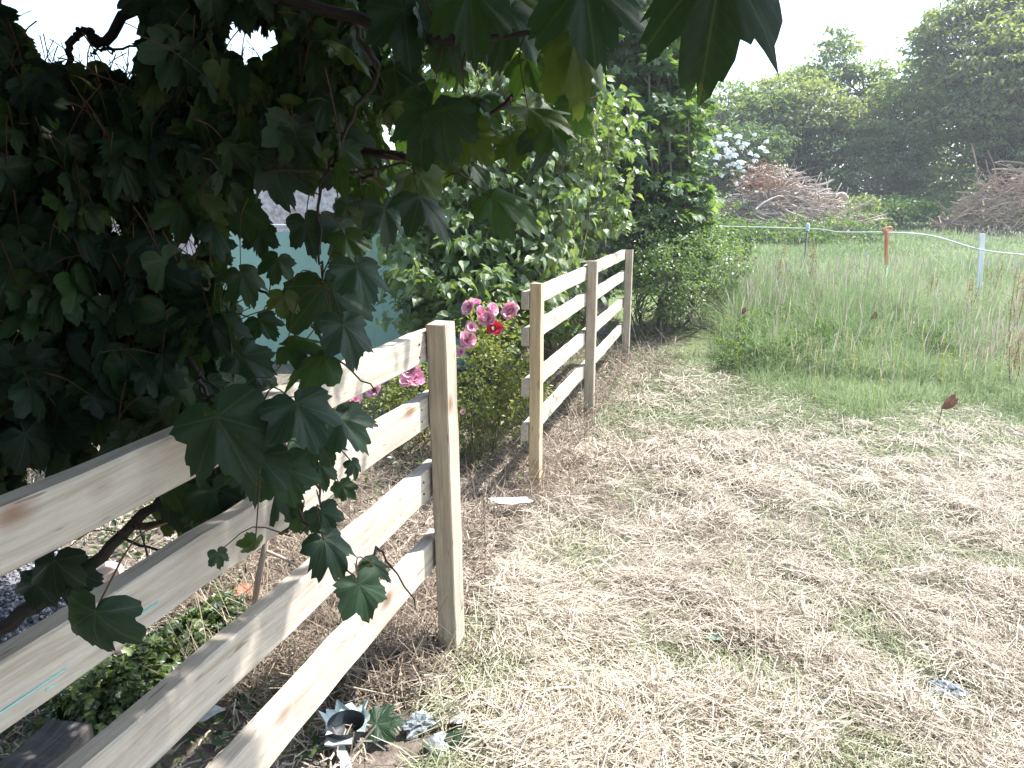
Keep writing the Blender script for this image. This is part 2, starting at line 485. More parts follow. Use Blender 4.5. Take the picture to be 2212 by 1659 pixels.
M['orange_plastic'] = plain('orange_plastic', [(0.3, (0.62, 0.20, 0.11)), (0.7, (0.74, 0.27, 0.16))], 8, 0.45, 0.05)
M['pale_plastic'] = plain('pale_fibreglass', [(0.3, (0.50, 0.55, 0.52)), (0.7, (0.62, 0.68, 0.65))], 8, 0.5, 0.05)
M['dark_plastic'] = plain('dark_plastic', [(0.3, (0.03, 0.035, 0.045)), (0.7, (0.07, 0.08, 0.09))], 10, 0.5, 0.1)
M['brick'] = plain('red_brick', [(0.3, (0.38, 0.12, 0.07)), (0.7, (0.52, 0.22, 0.14))], 25, 0.85, 0.5)
M['stone'] = plain('pinkish_stone', [(0.3, (0.36, 0.28, 0.24)), (0.7, (0.56, 0.46, 0.40))], 12, 0.85, 0.5)
M['dark_stone'] = plain('dark_clod', [(0.3, (0.10, 0.09, 0.10)), (0.7, (0.24, 0.21, 0.22))], 30, 0.85, 0.8)
M['paper'] = plain('white_paper', [(0.3, (0.70, 0.70, 0.70)), (0.7, (0.82, 0.82, 0.81))], 8, 0.6, 0.2)
M['pale_leaf'] = plain('dry_pale_leaf', [(0.3, (0.34, 0.34, 0.32)), (0.7, (0.52, 0.53, 0.50))], 18, 0.6, 0.4)

# ------------------------------------------------------------------ fence frame
FA = radians(16.5)
FD = np.array([sin(FA), cos(FA), 0.0])
FN = np.array([cos(FA), -sin(FA), 0.0])       # towards the field
PN = np.array([-0.273, 2.258, 0.0])
def side(x, y):
    return (np.asarray(x) - PN[0]) * FN[0] + (np.asarray(y) - PN[1]) * FN[1]

# ------------------------------------------------------------------ ground
def ground():
    xs = np.unique(np.concatenate([np.linspace(-300, -8, 14), np.arange(-8, 14, 0.14), np.linspace(14, 40, 40), np.linspace(42, 300, 14)]))
    ys = np.unique(np.concatenate([np.linspace(-200, -2, 12), np.arange(-2, 14, 0.14), np.linspace(14, 45, 60), np.linspace(48, 500, 16)]))
    X, Y = np.meshgrid(xs, ys)
    Z = th(X, Y)
    V = np.stack([X, Y, Z], -1).reshape(-1, 3)
    nx = len(xs); ny = len(ys)
    i = np.arange(ny - 1)[:, None] * nx; j = np.arange(nx - 1)[None]
    Fq = np.stack([i + j, i + j + 1, i + nx + j + 1, i + nx + j], -1).reshape(-1, 4)
    mb = MB(); mb.add(V, Fq)
    m, nt, out = newmat('field_earth')
    g = N(nt, 'ShaderNodeNewGeometry')
    pos = g.outputs['Position']
    n1 = noise(nt, pos, 1.1, 5, 0.6); n2 = noise(nt, pos, 22, 6, 0.7); n3 = noise(nt, pos, 140, 3, 0.6)
    soil = ramp(nt, n2, [(0.3, (0.09, 0.075, 0.062)), (0.55, (0.19, 0.16, 0.13)), (0.75, (0.33, 0.29, 0.24))])
    sep = N(nt, 'ShaderNodeSeparateXYZ'); nt.links.new(pos, sep.inputs[0])
    gr = ramp(nt, n2, [(0.3, (0.07, 0.10, 0.04)), (0.7, (0.20, 0.26, 0.10))])
    far = math_(nt, 'ADD', math_(nt, 'MULTIPLY', math_(nt, 'SUBTRACT', sep.outputs[1], 6.0), 0.3), math_(nt, 'SUBTRACT', n1, 0.5), True)
    col = mixc(nt, far, soil, gr)
    col = mixc(nt, 0.5, col, mixc(nt, n3, (0.4, 0.4, 0.4), (1.6, 1.6, 1.6)), 'MULTIPLY')
    p = N(nt, 'ShaderNodeBsdfPrincipled', inp={'Roughness': 0.95, 'Specular IOR Level': 0.1})
    nt.links.new(col, p.inputs['Base Color'])
    bp = N(nt, 'ShaderNodeBump', inp={'Strength': 0.7, 'Distance': 0.03}); nt.links.new(n2, bp.inputs['Height'])
    nt.links.new(bp.outputs[0], p.inputs['Normal']); nt.links.new(p.outputs[0], out.inputs[0])
    mb.build('ground', m, smooth=True, kind='structure')
ground()

GPOLY = [tuple(gpt(-40, 1500)[:2]), tuple(gpt(110, 1400)[:2]), tuple(gpt(190, 1290)[:2]), tuple(gpt(130, 1180)[:2]), (-3.4, 3.6), (-5.5, 4.0), (-5.5, 0.7), (-1.9, .7)]
def gravel():
    # garden path of stone chippings behind the near fence
    poly = [tuple(gpt(-40, 1500)[:2]), tuple(gpt(110, 1400)[:2]), tuple(gpt(190, 1290)[:2]), tuple(gpt(130, 1180)[:2]), (-3.4, 3.6), (-5.5, 4.0), (-5.5, 0.7), (-1.9, .7)]
    m, nt, out = newmat('gravel_bed')
    g = N(nt, 'ShaderNodeNewGeometry')
    vo = N(nt, 'ShaderNodeTexVoronoi', inp={'Scale': 70}); nt.links.new(g.outputs['Position'], vo.inputs['Vector'])
    sc = N(nt, 'ShaderNodeSeparateColor'); nt.links.new(vo.outputs['Color'], sc.inputs[0])
    col = ramp(nt, sc.outputs[0], [(0, (0.08, 0.08, 0.09)), (0.6, (0.2, 0.2, 0.21)), (1, (0.3, 0.3, 0.3))])
    p = N(nt, 'ShaderNodeBsdfPrincipled', inp={'Roughness': 0.8}); nt.links.new(col, p.inputs['Base Color'])
    bp = N(nt, 'ShaderNodeBump', inp={'Strength': 0.8, 'Distance': 0.01}); nt.links.new(vo.outputs['Distance'], bp.inputs['Height'])
    nt.links.new(bp.outputs[0], p.inputs['Normal']); nt.links.new(p.outputs[0], out.inputs[0])
    mb = MB()
    xs = np.arange(-5.5, -1.0, 0.1); ys = np.arange(0.7, 5.1, 0.1)
    V = []; Fq = []; idx = {}
    for a, x in enumerate(xs):
        for b, y in enumerate(ys):
            if inpoly(x + .05, y + .05, poly):
                f = []
                for dx, dy in ((0, 0), (1, 0), (1, 1), (0, 1)):
                    k = (a + dx, b + dy)
                    if k not in idx:
                        idx[k] = len(V); xx = -5.5 + k[0] * .1; yy = .7 + k[1] * .1
                        V.append((xx, yy, float(th(xx, yy)) + 0.02))
                    f.append(idx[k])
                Fq.append(f)
    mb.add(np.array(V), np.array(Fq))
    mb.build('gravel_path', m, smooth=True, kind='structure')
    # loose chippings
    ico = np.array([(0, 0, .6), (.9, 0, .1), (.3, .8, 0), (-.7, .5, .1), (-.7, -.5, 0), (.3, -.8, .1), (0, 0, -.4)])
    fc = np.array([(0, 1, 2), (0, 2, 3), (0, 3, 4), (0, 4, 5), (0, 5, 1), (6, 2, 1), (6, 3, 2), (6, 4, 3), (6, 5, 4), (6, 1, 5)])
    n = 26000
    x = rs.uniform(-3.8, -1.0, n * 2); y = rs.uniform(1.2, 4.8, n * 2)
    k = inpoly(x, y, poly); x = x[k][:n]; y = y[k][:n]
    P = np.stack([x, y, th(x, y) + 0.026], -1)
    Mx = basis(rs.randn(len(x), 3), rs.randn(len(x), 3))
    mb = MB(); scatter(mb, (ico, fc, np.zeros((7, 2))), P, Mx, rs.uniform(.005, .013, len(x)))
    mt = strawmat('grey_chippings', [(0, (0.07, 0.07, 0.08)), (0.5, (0.20, 0.20, 0.215)), (1, (0.42, 0.41, 0.41))], 0.0)
    mb.build('gravel_stones', mt, kind='stuff', label='loose grey stone chippings covering the garden path behind the fence', cat='gravel')
gravel()

# ------------------------------------------------------------------ sawn timber
def beam(mb, p0, p1, w, h, ch=0.004, side_v=None, seed=0, wob=0.0015, seg=10, top_chip=0.0):
    """chamfered beam from p0 to p1; w along side_v, h along the third axis"""
    p0 = np.asarray(p0, float); p1 = np.asarray(p1, float)
    L = np.linalg.norm(p1 - p0); d = (p1 - p0) / L
    s = norm(side_v - np.dot(side_v, d) * d)
    u = np.cross(s, d)
    cs = [(-w/2 + ch, -h/2), (w/2 - ch, -h/2), (w/2, -h/2 + ch), (w/2, h/2 - ch), (w/2 - ch, h/2), (-w/2 + ch, h/2), (-w/2, h/2 - ch), (-w/2, -h/2 + ch)]
    r = np.random.RandomState(seed)
    V = []; G = []
    off = r.rand() * 50
    ts = np.linspace(0, 1, seg + 1)
    for t in ts:
        o = r.randn(2) * wob
        for a, b in cs:
            j = r.randn(3) * wob * 0.5
            V.append(p0 + d * (t * L) + s * (a + o[0]) + u * (b + o[1]) + j)
            G.append((t * L + off, a + off * 0.3, b + off * 0.7))
    if top_chip:
        for k in range(8): V[-1 - k] = V[-1 - k] + d * r.uniform(-top_chip, top_chip)
    Fs = []
    for i in range(seg):
        for k in range(8):
            kn = (k + 1) % 8
            Fs.append((i * 8 + k, i * 8 + kn, (i + 1) * 8 + kn, (i + 1) * 8 + k))
    mb.add(np.array(V), np.array(Fs), np.array(G))
    b0 = mb.n - len(V)
    for lst in (list(range(8))[::-1], [seg * 8 + k for k in range(8)]):
        mb.L.append(np.array(lst) + b0); mb.T.append(np.array([8]))

def one_beam(name, mat, parent, *a, **k):
    t = {x: k.pop(x) for x in ('label', 'cat', 'kind') if x in k}
    mb = MB(); beam(mb, *a, **k)
    return mb.build(name, mat, parent, **t)

Z = np.array([0, 0, 1.0])
# near fence: one post at its right end, four rails running back past the camera's left
nf = thing('rail_fence', (PN[0] + 0.03, PN[1] + 0.04, 0), 'sawn timber fence at left, nearest the camera, its rails ending at one square post', 'fence')
pc = PN + FN * 0.033 + FD * 0.045
one_beam('post', M['post'], nf, pc + Z * -0.15 + FN * 0.018 - FD * 0.0, pc + Z * 1.188, 0.066, 0.092, side_v=FN, seed=3, seg=14, top_chip=0.003, wob=.0005)
for k, (zt, hh) in enumerate(((1.163, .094), (.952, .10), (.706, .108), (.446, .11))):
    a = PN + FD * 0.088 - FN * 0.0235 + Z * (zt - hh / 2)
    b = PN - FD * 2.9 - FN * 0.0225 + Z * (zt - hh / 2 + 0.0)
    one_beam('rail', M['wood'], nf, a, b, 0.045, hh, side_v=FN, seed=20 + k, seg=26, wob=0.0012)
mb = MB()
for k, zt in enumerate((1.163, .952, .706, .446)):      # nail heads where the rails meet the post back
    for s in (0.02, -0.02):
        c = PN - FD * 0.05 + Z * (zt - 0.05 + s) + FN * 0.0
        tube(mb, [c - FN * 0.002, c + FN * 0.0012], 0.0035, 7)
mb.build('nails', M['dark_plastic'], nf, kind='stuff')
# blue-green chalk line on the second rail
mb = MB()
CHALK = plain('turquoise_chalk', [(0.3, (0.20, 0.62, 0.58)), (0.7, (0.40, 0.75, 0.70))], 50)
def onrail(X, Y):
    q = at(X, Y, 1.0) - np.array([0, 0, CH]); t_ = np.dot(FN, PN) / np.dot(FN, q)
    return np.array([0, 0, CH]) + q * t_ + FN * .0012
for p0_, p1_ in (((-60, 1580), (143, 1443)), ((263, 1353), (343, 1300)), ((98, 1490), (120, 1478))):
    mb = MB(); tube(mb, [onrail(*p0_), onrail(*p1_)], 0.0014, 5)
    mb.build('chalk_line', CHALK, nf)

# far fence: three posts, four rails over two bays
f1 = np.array([0.094, 3.831, 0]); f2 = np.array([0.553, 5.37, 0]); f3 = np.array([1.137, 7.35, 0])
ff = thing('rail_fence', (0.12, 3.86, 0), 'new timber rail fence of three posts and four rails beyond the gap', 'fence')
for i, (p, hz, mt, w) in enumerate(((f1, 1.155, 'post_y', .062), (f2, 1.160, 'post', .072), (f3, 1.13, 'post', .072))):
    c = p + FN * w / 2 + FD * 0.035
    one_beam('post', M[mt], ff, c - Z * 0.15, c + Z * hz, w, 0.072, side_v=FN, seed=40 + i, seg=12, top_chip=0.006, wob=.0006,
             **({'label': 'yellowish post at the open end'} if i == 0 else {}))
for b, (pa, pb, e0, e1) in enumerate(((f1, f2, -0.015, 0.035), (f2, f3, 0.04, 0.06))):
    for k, zt in enumerate((1.122, .912, .637, .378)):
        dz = (0.006, -0.004, 0.004, 0.0)[k] * (1 if b else -1)
        d = norm(pb - pa)
        o = -FN * 0.022
        one_beam('rail', M['wood'], ff, pa + d * e0 + o + Z * (zt - 0.048 + dz), pb + d * e1 + o + Z * (zt - 0.048 + dz + (0.01 if k == 1 else 0)), 0.040, 0.094, side_v=FN, seed=60 + 8 * b + k, seg=14)

# sleeper on the garden side
mb = MB(); g0 = gpt(-60, 1760, 0.16); g1 = gpt(150, 1560, 0.16)
beam(mb, g0 - Z * 0.06, g1 - Z * 0.06, 0.13, 0.12, side_v=FN, seed=6, wob=0.003, seg=8)
mb.build('sleeper', M['sleeper'], loc=(g0 + g1) / 2, label='dark weathered timber sleeper on the ground in the bottom left corner', cat='sleeper')

# ------------------------------------------------------------------ walls in the garden
def wall(name, p0, p1, h, t, mat, label, cat, parent_parts=None):
    root = thing(name, ((p0[0] + p1[0]) / 2, (p0[1] + p1[1]) / 2, 0), label, cat)
    p0 = np.array([*p0, 0.]); p1 = np.array([*p1, 0.])
    d = norm(p1 - p0); s = np.array([d[1], -d[0], 0])
    mb = MB(); beam(mb, p0 + Z * (h / 2 - .1), p1 + Z * (h / 2 - .1), t, h + .1, ch=0.006, side_v=s, seed=9, wob=0.0, seg=6)
    mb.build('panel', mat, root)
    return root, p0, p1, d, s
m, nt, out = newmat('green_painted_wall')
g = N(nt, 'ShaderNodeNewGeometry')
n1 = noise(nt, g.outputs['Position'], 1.2, 5, 0.7); n2 = noise(nt, g.outputs['Position'], 90, 3)
mp = N(nt, 'ShaderNodeMapping'); nt.links.new(g.outputs['Position'], mp.inputs[0]); mp.inputs['Scale'].default_value = (9, 9, 0.8)
n3 = noise(nt, mp.outputs[0], 1.5, 4, 0.6)
col = ramp(nt, n1, [(0.3, (0.30, 0.50, 0.41)), (0.7, (0.37, 0.58, 0.49))])
col = mixc(nt, ramp(nt, n3, [(0.55, (0, 0, 0)), (0.8, (0.6, 0.6, 0.6))]), col, (0.28, 0.42, 0.36))
p_ = N(nt, 'ShaderNodeBsdfPrincipled', inp={'Roughness': 0.6, 'Specular IOR Level': 0.3}); nt.links.new(col, p_.inputs['Base Color'])
bp = N(nt, 'ShaderNodeBump', inp={'Strength': 0.25, 'Distance': 0.004}); nt.links.new(n2, bp.inputs['Height']); nt.links.new(bp.outputs[0], p_.inputs['Normal'])
nt.links.new(p_.outputs[0], out.inputs[0])
gw, a_, b_, d_, s_ = wall('green_wall', (-2.9, 7.3), (0.0, 7.0), 1.36, 0.07, m, 'pale green painted panel wall behind the lilac bush', 'wall')
mb = MB(); beam(mb, a_ + Z * 1.37 - d_ * .02, b_ + Z * 1.37 + d_ * .02, 0.10, 0.025, side_v=s_, seed=2, seg=6)
mb.build('coping', M['pale_plastic'], gw)
pebble = plain('pinkish_pebbledash', [(0.35, (0.36, 0.27, 0.27)), (0.5, (0.54, 0.45, 0.45)), (0.65, (0.68, 0.60, 0.59))], 14, 0.9, 0.9, detail=3)
pw, a_, b_, d_, s_ = wall('pebbledash_wall', (-6.5, 9.6), (1.2, 9.0), 1.95, 0.2, pebble, 'pinkish grey pebbledash wall standing behind the green panel wall', 'wall')
mb = MB(); beam(mb, a_ + Z * 1.98 - d_ * .03, b_ + Z * 1.98 + d_ * .03, 0.28, 0.06, side_v=s_, seed=3, seg=6)
mb.build('coping', M['stone'], pw)

# ------------------------------------------------------------------ leaf templates
def T_oval(w=0.3, fold=0.08, droop=0.15):
    V = np.array([(0, 0, 0), (-w, .45, fold), (0, 1, -droop), (w, .45, fold)], float)
    return V, np.array([(0, 1, 2), (0, 2, 3)]), V[:, :2].copy()

def T_heart():
    V = np.array([(0, 0, 0), (-.22, -.12, .02), (-.42, .08, .08), (-.40, .35, .09), (-.2, .72, .02), (0, 1.08, -.18), (.2, .72, .02), (.40, .35, .09), (.42, .08, .08), (.22, -.12, .02), (0, .5, -.02)], float)
    Fc = [(10, i, i + 1) for i in range(0, 9)] + [(10, 9, 0)]
    return V, np.array(Fc), V[:, :2].copy()

def T_maple(seed, curl=0.1, simple=False):
    ctl = [(0, 1.0), (4, .92), (7, .95), (11, .86), (14, .88), (18, .80), (22, .76), (27, .66), (31, .71), (34, .80), (38, .80), (42, .90), (47, .94), (51, .87), (55, .88), (60, .80), (64, .80), (69, .70), (76, .59),
           (82, .61), (87, .68), (92, .65), (97, .70), (103, .64), (110, .63), (120, .54), (132, .47), (148, .37), (165, .27), (180, .07)]
    if simple: ctl = [(0, 1), (26, .64), (48, .92), (78, .56), (98, .68), (140, .42), (180, .08)]
    r = np.random.RandomState(seed)
    right = [(a, R * (1 + r.randn() * .045)) for a, R in ctl]
    left = [(-a, R * (1 + r.randn() * .045)) for a, R in ctl[1:-1]][::-1]
    pts = right + left
    ang = np.radians([p[0] for p in pts]); R = np.array([p[1] for p in pts])
    n = len(pts)
    o = np.stack([np.sin(ang) * R, np.cos(ang) * R], -1)
    rings = [0.0, 1.0] if simple else [0.0, 0.35, 0.7, 1.0]
    V = [np.array([[0, 0]])] + [o * q for q in rings[1:]]
    XY = np.concatenate(V)
    rr = np.linalg.norm(XY, axis=1); aa = np.arctan2(XY[:, 0], XY[:, 1])
    c1, c2 = r.uniform(.5, 1.5), r.uniform(-1, 1)
    z = -curl * c1 * rr ** 2 * 1.2 + 0.07 * np.cos(aa * 5.5) * rr * (-1) + 0.10 * curl * 5 * c2 * XY[:, 0] * XY[:, 1] + 0.025 * np.sin(XY[:, 0] * 9 + seed) * np.cos(XY[:, 1] * 8) + np.abs(XY[:, 0]) * 0.18 * r.uniform(-.6, 1)
    z = z + 0.02 * np.cos(aa * 24) * rr ** 2
    V = np.column_stack([XY, z])
    tri = [(0, 1 + i, 1 + (i + 1) % n) for i in range(n)]
    q = []
    for k in range(len(rings) - 2):
        b0 = 1 + k * n; b1 = b0 + n
        q += [(b0 + i, b1 + i, b1 + (i + 1) % n, b0 + (i + 1) % n) for i in range(n)]
    return V, ([np.array(tri), np.array(q)] if q else np.array(tri)), XY.copy()

OVAL = T_oval(); NARROW = T_oval(0.17, 0.04, 0.2); HEART = T_heart()
MAPLES = [T_maple(s, c) for s, c in ((1, .10), (2, .25), (3, .4), (4, .15), (5, .55), (6, .3), (17, .7), (28, .2), (39, .45), (41, .8))]
MSIMP = T_maple(9, .2, simple=True)
IVY = MSIMP

# ------------------------------------------------------------------ foreground sycamore
syc = thing('sycamore_tree', (-1.95, 2.15, 0), 'dark shaded sycamore with big lobed leaves hanging over the near fence', 'tree')
tb = MB()
trunk = smooth_path([(-1.95, 2.15, -.1), (-1.98, 2.12, .8), (-1.88, 2.2, 1.7), (-1.8, 2.15, 2.6), (-1.7, 2.1, 3.6), (-1.55, 2.0, 5.0)], 5)
tube(tb, trunk, np.linspace(.13, .05, len(trunk)), 12)
tb.build('trunk', M['bark'], syc, smooth=True)
bb = MB(); tw = MB()
nodes = []        # points on branches that leaf stalks can run to
def branch(pts3, r0, r1, mb=None, reg=True):
    P = smooth_path(pts3, 6)
    P = P + rs.randn(*P.shape) * 0.004
    tube(bb, P, np.linspace(r0, r1, len(P)), 7)
    if reg: nodes.extend(P[1:])
S = lambda *t: [at(*q) for q in t]
branch([(-1.85, 2.2, 1.9)] + S((-60, 640, 2.3), (300, 400, 2.1), (600, 310, 1.9), (900, 335, 1.75), (1040, 260, 1.65), (1180, 140, 1.55)), .028, .003)
branch([(-1.88, 2.2, 1.5)] + S((-60, 760, 2.0), (140, 700, 1.9), (330, 760, 1.9), (520, 860, 1.95), (620, 900, 2.0)), .020, .003)
branch([(-1.97, 2.1, .75)] + S((-120, 1440, 1.75), (0, 1362, 1.75), (150, 1255, 1.8), (290, 1135, 1.85), (420, 1010, 1.95), (560, 930, 2.05)), .026, .008)
branch(S((290, 1135, 1.85), (420, 1130, 1.9), (560, 1100, 1.9), (640, 1075, 1.85)), .010, .003)
branch([(-1.8, 2.15, 2.5)] + S((-80, 240, 2.2), (100, 330, 2.1), (250, 470, 1.9), (330, 560, 1.7), (370, 660, 1.6), (420, 790, 1.5), (470, 893, 1.42)), .020, .0025)
branch([(-1.75, 2.1, 3.0)] + S((100, -200, 2.0), (420, -60, 1.6), (760, 40, 1.4), (1000, 90, 1.3), (1200, 60, 1.25)), .026, .003)
branch(S((760, 40, 1.4), (820, 160, 1.45), (760, 260, 1.5), (700, 400, 1.5), (690, 540, 1.45), (700, 600, 1.40)), .006, .0018)
branch(S((240, 400, 1.7), (420, 365, 1.6), (600, 368, 1.5), (740, 374, 1.5), (900, 352, 1.45)), .006, .002)
branch(S((1000, -150, 1.1), (1250, -170, 1.0), (1500, -150, .95), (1530, -60, .95)), .006, .002)
branch(S((420, -60, 1.6), (300, 10, 1.7), (215, 92, 1.8), (190, 66, 1.8), (160, 78, 1.8), (146, 130, 1.8), (148, 230, 1.8)), .014, .007)
branch(S((560, 930, 1.75), (640, 1000, 1.6), (700, 1080, 1.5), (650, 1150, 1.45)), .004, .0015)
branch(S((640, 1100, 1.5), (700, 1180, 1.45), (760, 1240, 1.4), (800, 1290, 1.38)), .003, .0012)
branch(S((330, 560, 1.8), (520, 610, 1.8), (600, 650, 1.75), (700, 720, 1.7)), .005, .002)
for i in range(26):      # side twigs
    b = nodes[rs.randint(len(nodes))]
    X0, Y0, dz = proj(b)
    if not (0 < X0 < 1200): continue
    e = at(X0 + rs.uniform(-160, 200), Y0 + rs.uniform(-130, 160), max(1.3, dz + rs.uniform(-.3, .5)))
    branch([b, (b + e) / 2 + rs.randn(3) * .04, e], .004, .0014, mb=tw)
nodes = np.array(nodes)

lf = MB(); pet = MB()
LP = []; LA = []; LN = []; LS = []; LR = []
def camdir(a, toward=0.0):
    a = radians(a)
    return RX * cos(a) + UP * sin(a) - FW * toward
def hero(X, Y, ang, sz, L=0.11, toward=0.1, tx=0.0, ty=0.3, rnd=None, d=None):
    """junction pixel, tip direction in the view, tip length in px; depth follows from the leaf's real length"""
    dep = d if d else L * 1560 / sz
    if d: L = sz * d / 1560
    P = at(X, Y, dep)
    ax = norm(camdir(ang, toward))
    nr = norm(-FW + RX * tx + UP * ty)
    LP.append(P); LA.append(ax); LN.append(nr); LS.append(L); LR.append(rs.rand() if rnd is None else rnd)
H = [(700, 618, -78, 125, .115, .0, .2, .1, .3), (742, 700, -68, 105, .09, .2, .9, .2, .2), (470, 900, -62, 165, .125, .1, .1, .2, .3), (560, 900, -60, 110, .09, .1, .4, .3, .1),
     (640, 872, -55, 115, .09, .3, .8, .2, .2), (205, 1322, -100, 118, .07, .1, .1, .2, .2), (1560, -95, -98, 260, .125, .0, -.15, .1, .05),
     (1015, -25, -86, 165, .12, .1, .0, .3, .6), (1262, -40, -80, 185, .12, .2, .1, .1, .35), (1240, 85, -75, 130, .10, .1, .2, -.2, .98), (1185, 30, -100, 90, .08, .1, .3, -.3, .98),  # high last values paint leaves as backlit yellow-green
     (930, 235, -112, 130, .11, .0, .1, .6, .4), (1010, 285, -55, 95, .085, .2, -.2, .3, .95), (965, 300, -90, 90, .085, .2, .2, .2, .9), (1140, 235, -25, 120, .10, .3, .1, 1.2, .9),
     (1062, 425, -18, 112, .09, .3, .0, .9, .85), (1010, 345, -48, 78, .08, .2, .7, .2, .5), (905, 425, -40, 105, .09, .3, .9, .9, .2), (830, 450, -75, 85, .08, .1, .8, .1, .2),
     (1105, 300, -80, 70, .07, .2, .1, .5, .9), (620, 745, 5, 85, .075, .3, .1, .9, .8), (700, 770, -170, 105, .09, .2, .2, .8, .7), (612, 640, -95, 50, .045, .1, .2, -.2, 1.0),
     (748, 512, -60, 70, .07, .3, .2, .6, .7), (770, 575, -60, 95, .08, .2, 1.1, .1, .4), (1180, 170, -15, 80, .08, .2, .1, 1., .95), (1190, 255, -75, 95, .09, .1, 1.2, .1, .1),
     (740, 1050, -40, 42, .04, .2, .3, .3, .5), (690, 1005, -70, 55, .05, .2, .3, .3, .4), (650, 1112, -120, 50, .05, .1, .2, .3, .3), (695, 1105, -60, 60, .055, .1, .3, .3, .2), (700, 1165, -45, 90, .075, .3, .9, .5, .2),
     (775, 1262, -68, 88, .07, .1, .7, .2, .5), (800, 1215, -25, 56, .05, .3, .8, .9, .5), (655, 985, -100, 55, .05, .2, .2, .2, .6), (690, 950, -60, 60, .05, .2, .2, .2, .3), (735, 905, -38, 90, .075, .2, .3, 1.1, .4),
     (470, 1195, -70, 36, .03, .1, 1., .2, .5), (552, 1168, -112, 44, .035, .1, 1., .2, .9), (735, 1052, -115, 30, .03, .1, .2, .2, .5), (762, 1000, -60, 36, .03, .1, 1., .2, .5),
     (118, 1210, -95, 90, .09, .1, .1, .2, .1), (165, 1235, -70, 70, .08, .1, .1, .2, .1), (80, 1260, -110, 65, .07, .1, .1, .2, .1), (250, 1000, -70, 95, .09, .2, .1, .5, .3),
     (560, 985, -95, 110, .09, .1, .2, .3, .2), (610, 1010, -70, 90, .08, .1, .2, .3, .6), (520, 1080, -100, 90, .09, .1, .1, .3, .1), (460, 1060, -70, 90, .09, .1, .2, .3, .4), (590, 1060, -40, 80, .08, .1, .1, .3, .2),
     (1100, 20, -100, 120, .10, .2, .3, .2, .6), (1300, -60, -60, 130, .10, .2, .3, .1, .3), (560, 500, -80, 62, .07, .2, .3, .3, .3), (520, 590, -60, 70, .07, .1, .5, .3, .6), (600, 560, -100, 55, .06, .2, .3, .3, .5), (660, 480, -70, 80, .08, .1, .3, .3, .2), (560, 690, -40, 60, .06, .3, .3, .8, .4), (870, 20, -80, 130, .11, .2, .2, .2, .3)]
for h in H: hero(h[0], h[1], h[2], h[3], h[4], h[5], h[6], h[7], h[8])
nh = len(LP)
# bulk of the crown
massA = [(-80, 0), (10, 50), (50, 110), (100, 130), (165, 172), (215, 130), (290, 118), (330, 70), (320, -60), (1345, -60), (1300, 90), (1270, 190), (1190, 300), (1090, 300), (980, 340), (880, 400), (830, 470), (790, 530), (730, 500), (700, 420), (640, 400), (600, 470), (480, 460),
         (450, 560), (500, 630), (530, 700), (520, 770), (590, 830), (540, 880), (470, 890), (300, 940), (150, 1010), (-80, 1085)]
holes = [(540, 95, 60, 30), (575, 450, 28, 50), (255, 490, 18, 12), (205, 640, 14, 12), (200, 970, 22, 22), (80, 1020, 30, 20), (90, 490, 12, 10), (400, 540, 25, 18), (530, 730, 25, 12), (690, 430, 26, 30), (270, 160, 40, 12), (25, 720, 16, 8), (560, 640, 20, 20)]
n = 12500
X = rs.uniform(-80, 1350, n); Y = rs.uniform(-60, 1085, n)
k = inpoly(X, Y, massA)
dens = np.where(X > 900, 0.085, np.where(X > 780, .26, np.where(X > 480, 0.6, 1.0)))
k &= rs.rand(n) < dens
D = rs.uniform(1.45, 3.0, n) - 0.25 * (X > 900)
for hx, hy, ax, ay in holes:
    k &= ((X - hx) / (ax + 28)) ** 2 + ((Y - hy + 25) / (ay + 28)) ** 2 > 1
X, Y, D = X[k], Y[k], D[k]
P = np.stack([at(a, b, c) for a, b, c in zip(X, Y, D)])
ok = (side(P[:, 0], P[:, 1]) < -0.10) | (P[:, 2] > 1.30)
P = P[ok]; Y = Y[ok]; X = X[ok]
n = len(P)
ax = norm(np.stack([rs.randn(n) * .6, rs.randn(n) * .6, -1.0 + rs.randn(n) * .45], -1))
nr = norm(np.stack([rs.randn(n) * .6, rs.randn(n) * .6 - .5, .55 + rs.rand(n)], -1))
for i in range(n):
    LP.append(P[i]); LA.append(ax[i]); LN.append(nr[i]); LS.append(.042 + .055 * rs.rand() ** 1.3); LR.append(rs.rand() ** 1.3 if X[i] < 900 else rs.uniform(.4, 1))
# hanging bit over the rails and under the top rail (garden side)
n = 90
X = rs.uniform(330, 640, n); Y = rs.uniform(960, 1120, n)
for a, b in zip(X, Y):
    P1 = at(a, b, rs.uniform(1.75, 2.3))
    if side(P1[0], P1[1]) > -.08: continue
    LP.append(P1); LA.append(norm([rs.randn() * .5, rs.randn() * .5, -1])); LN.append(norm([rs.randn() * .6, -.5, .8])); LS.append(rs.uniform(.05, .09)); LR.append(rs.rand())
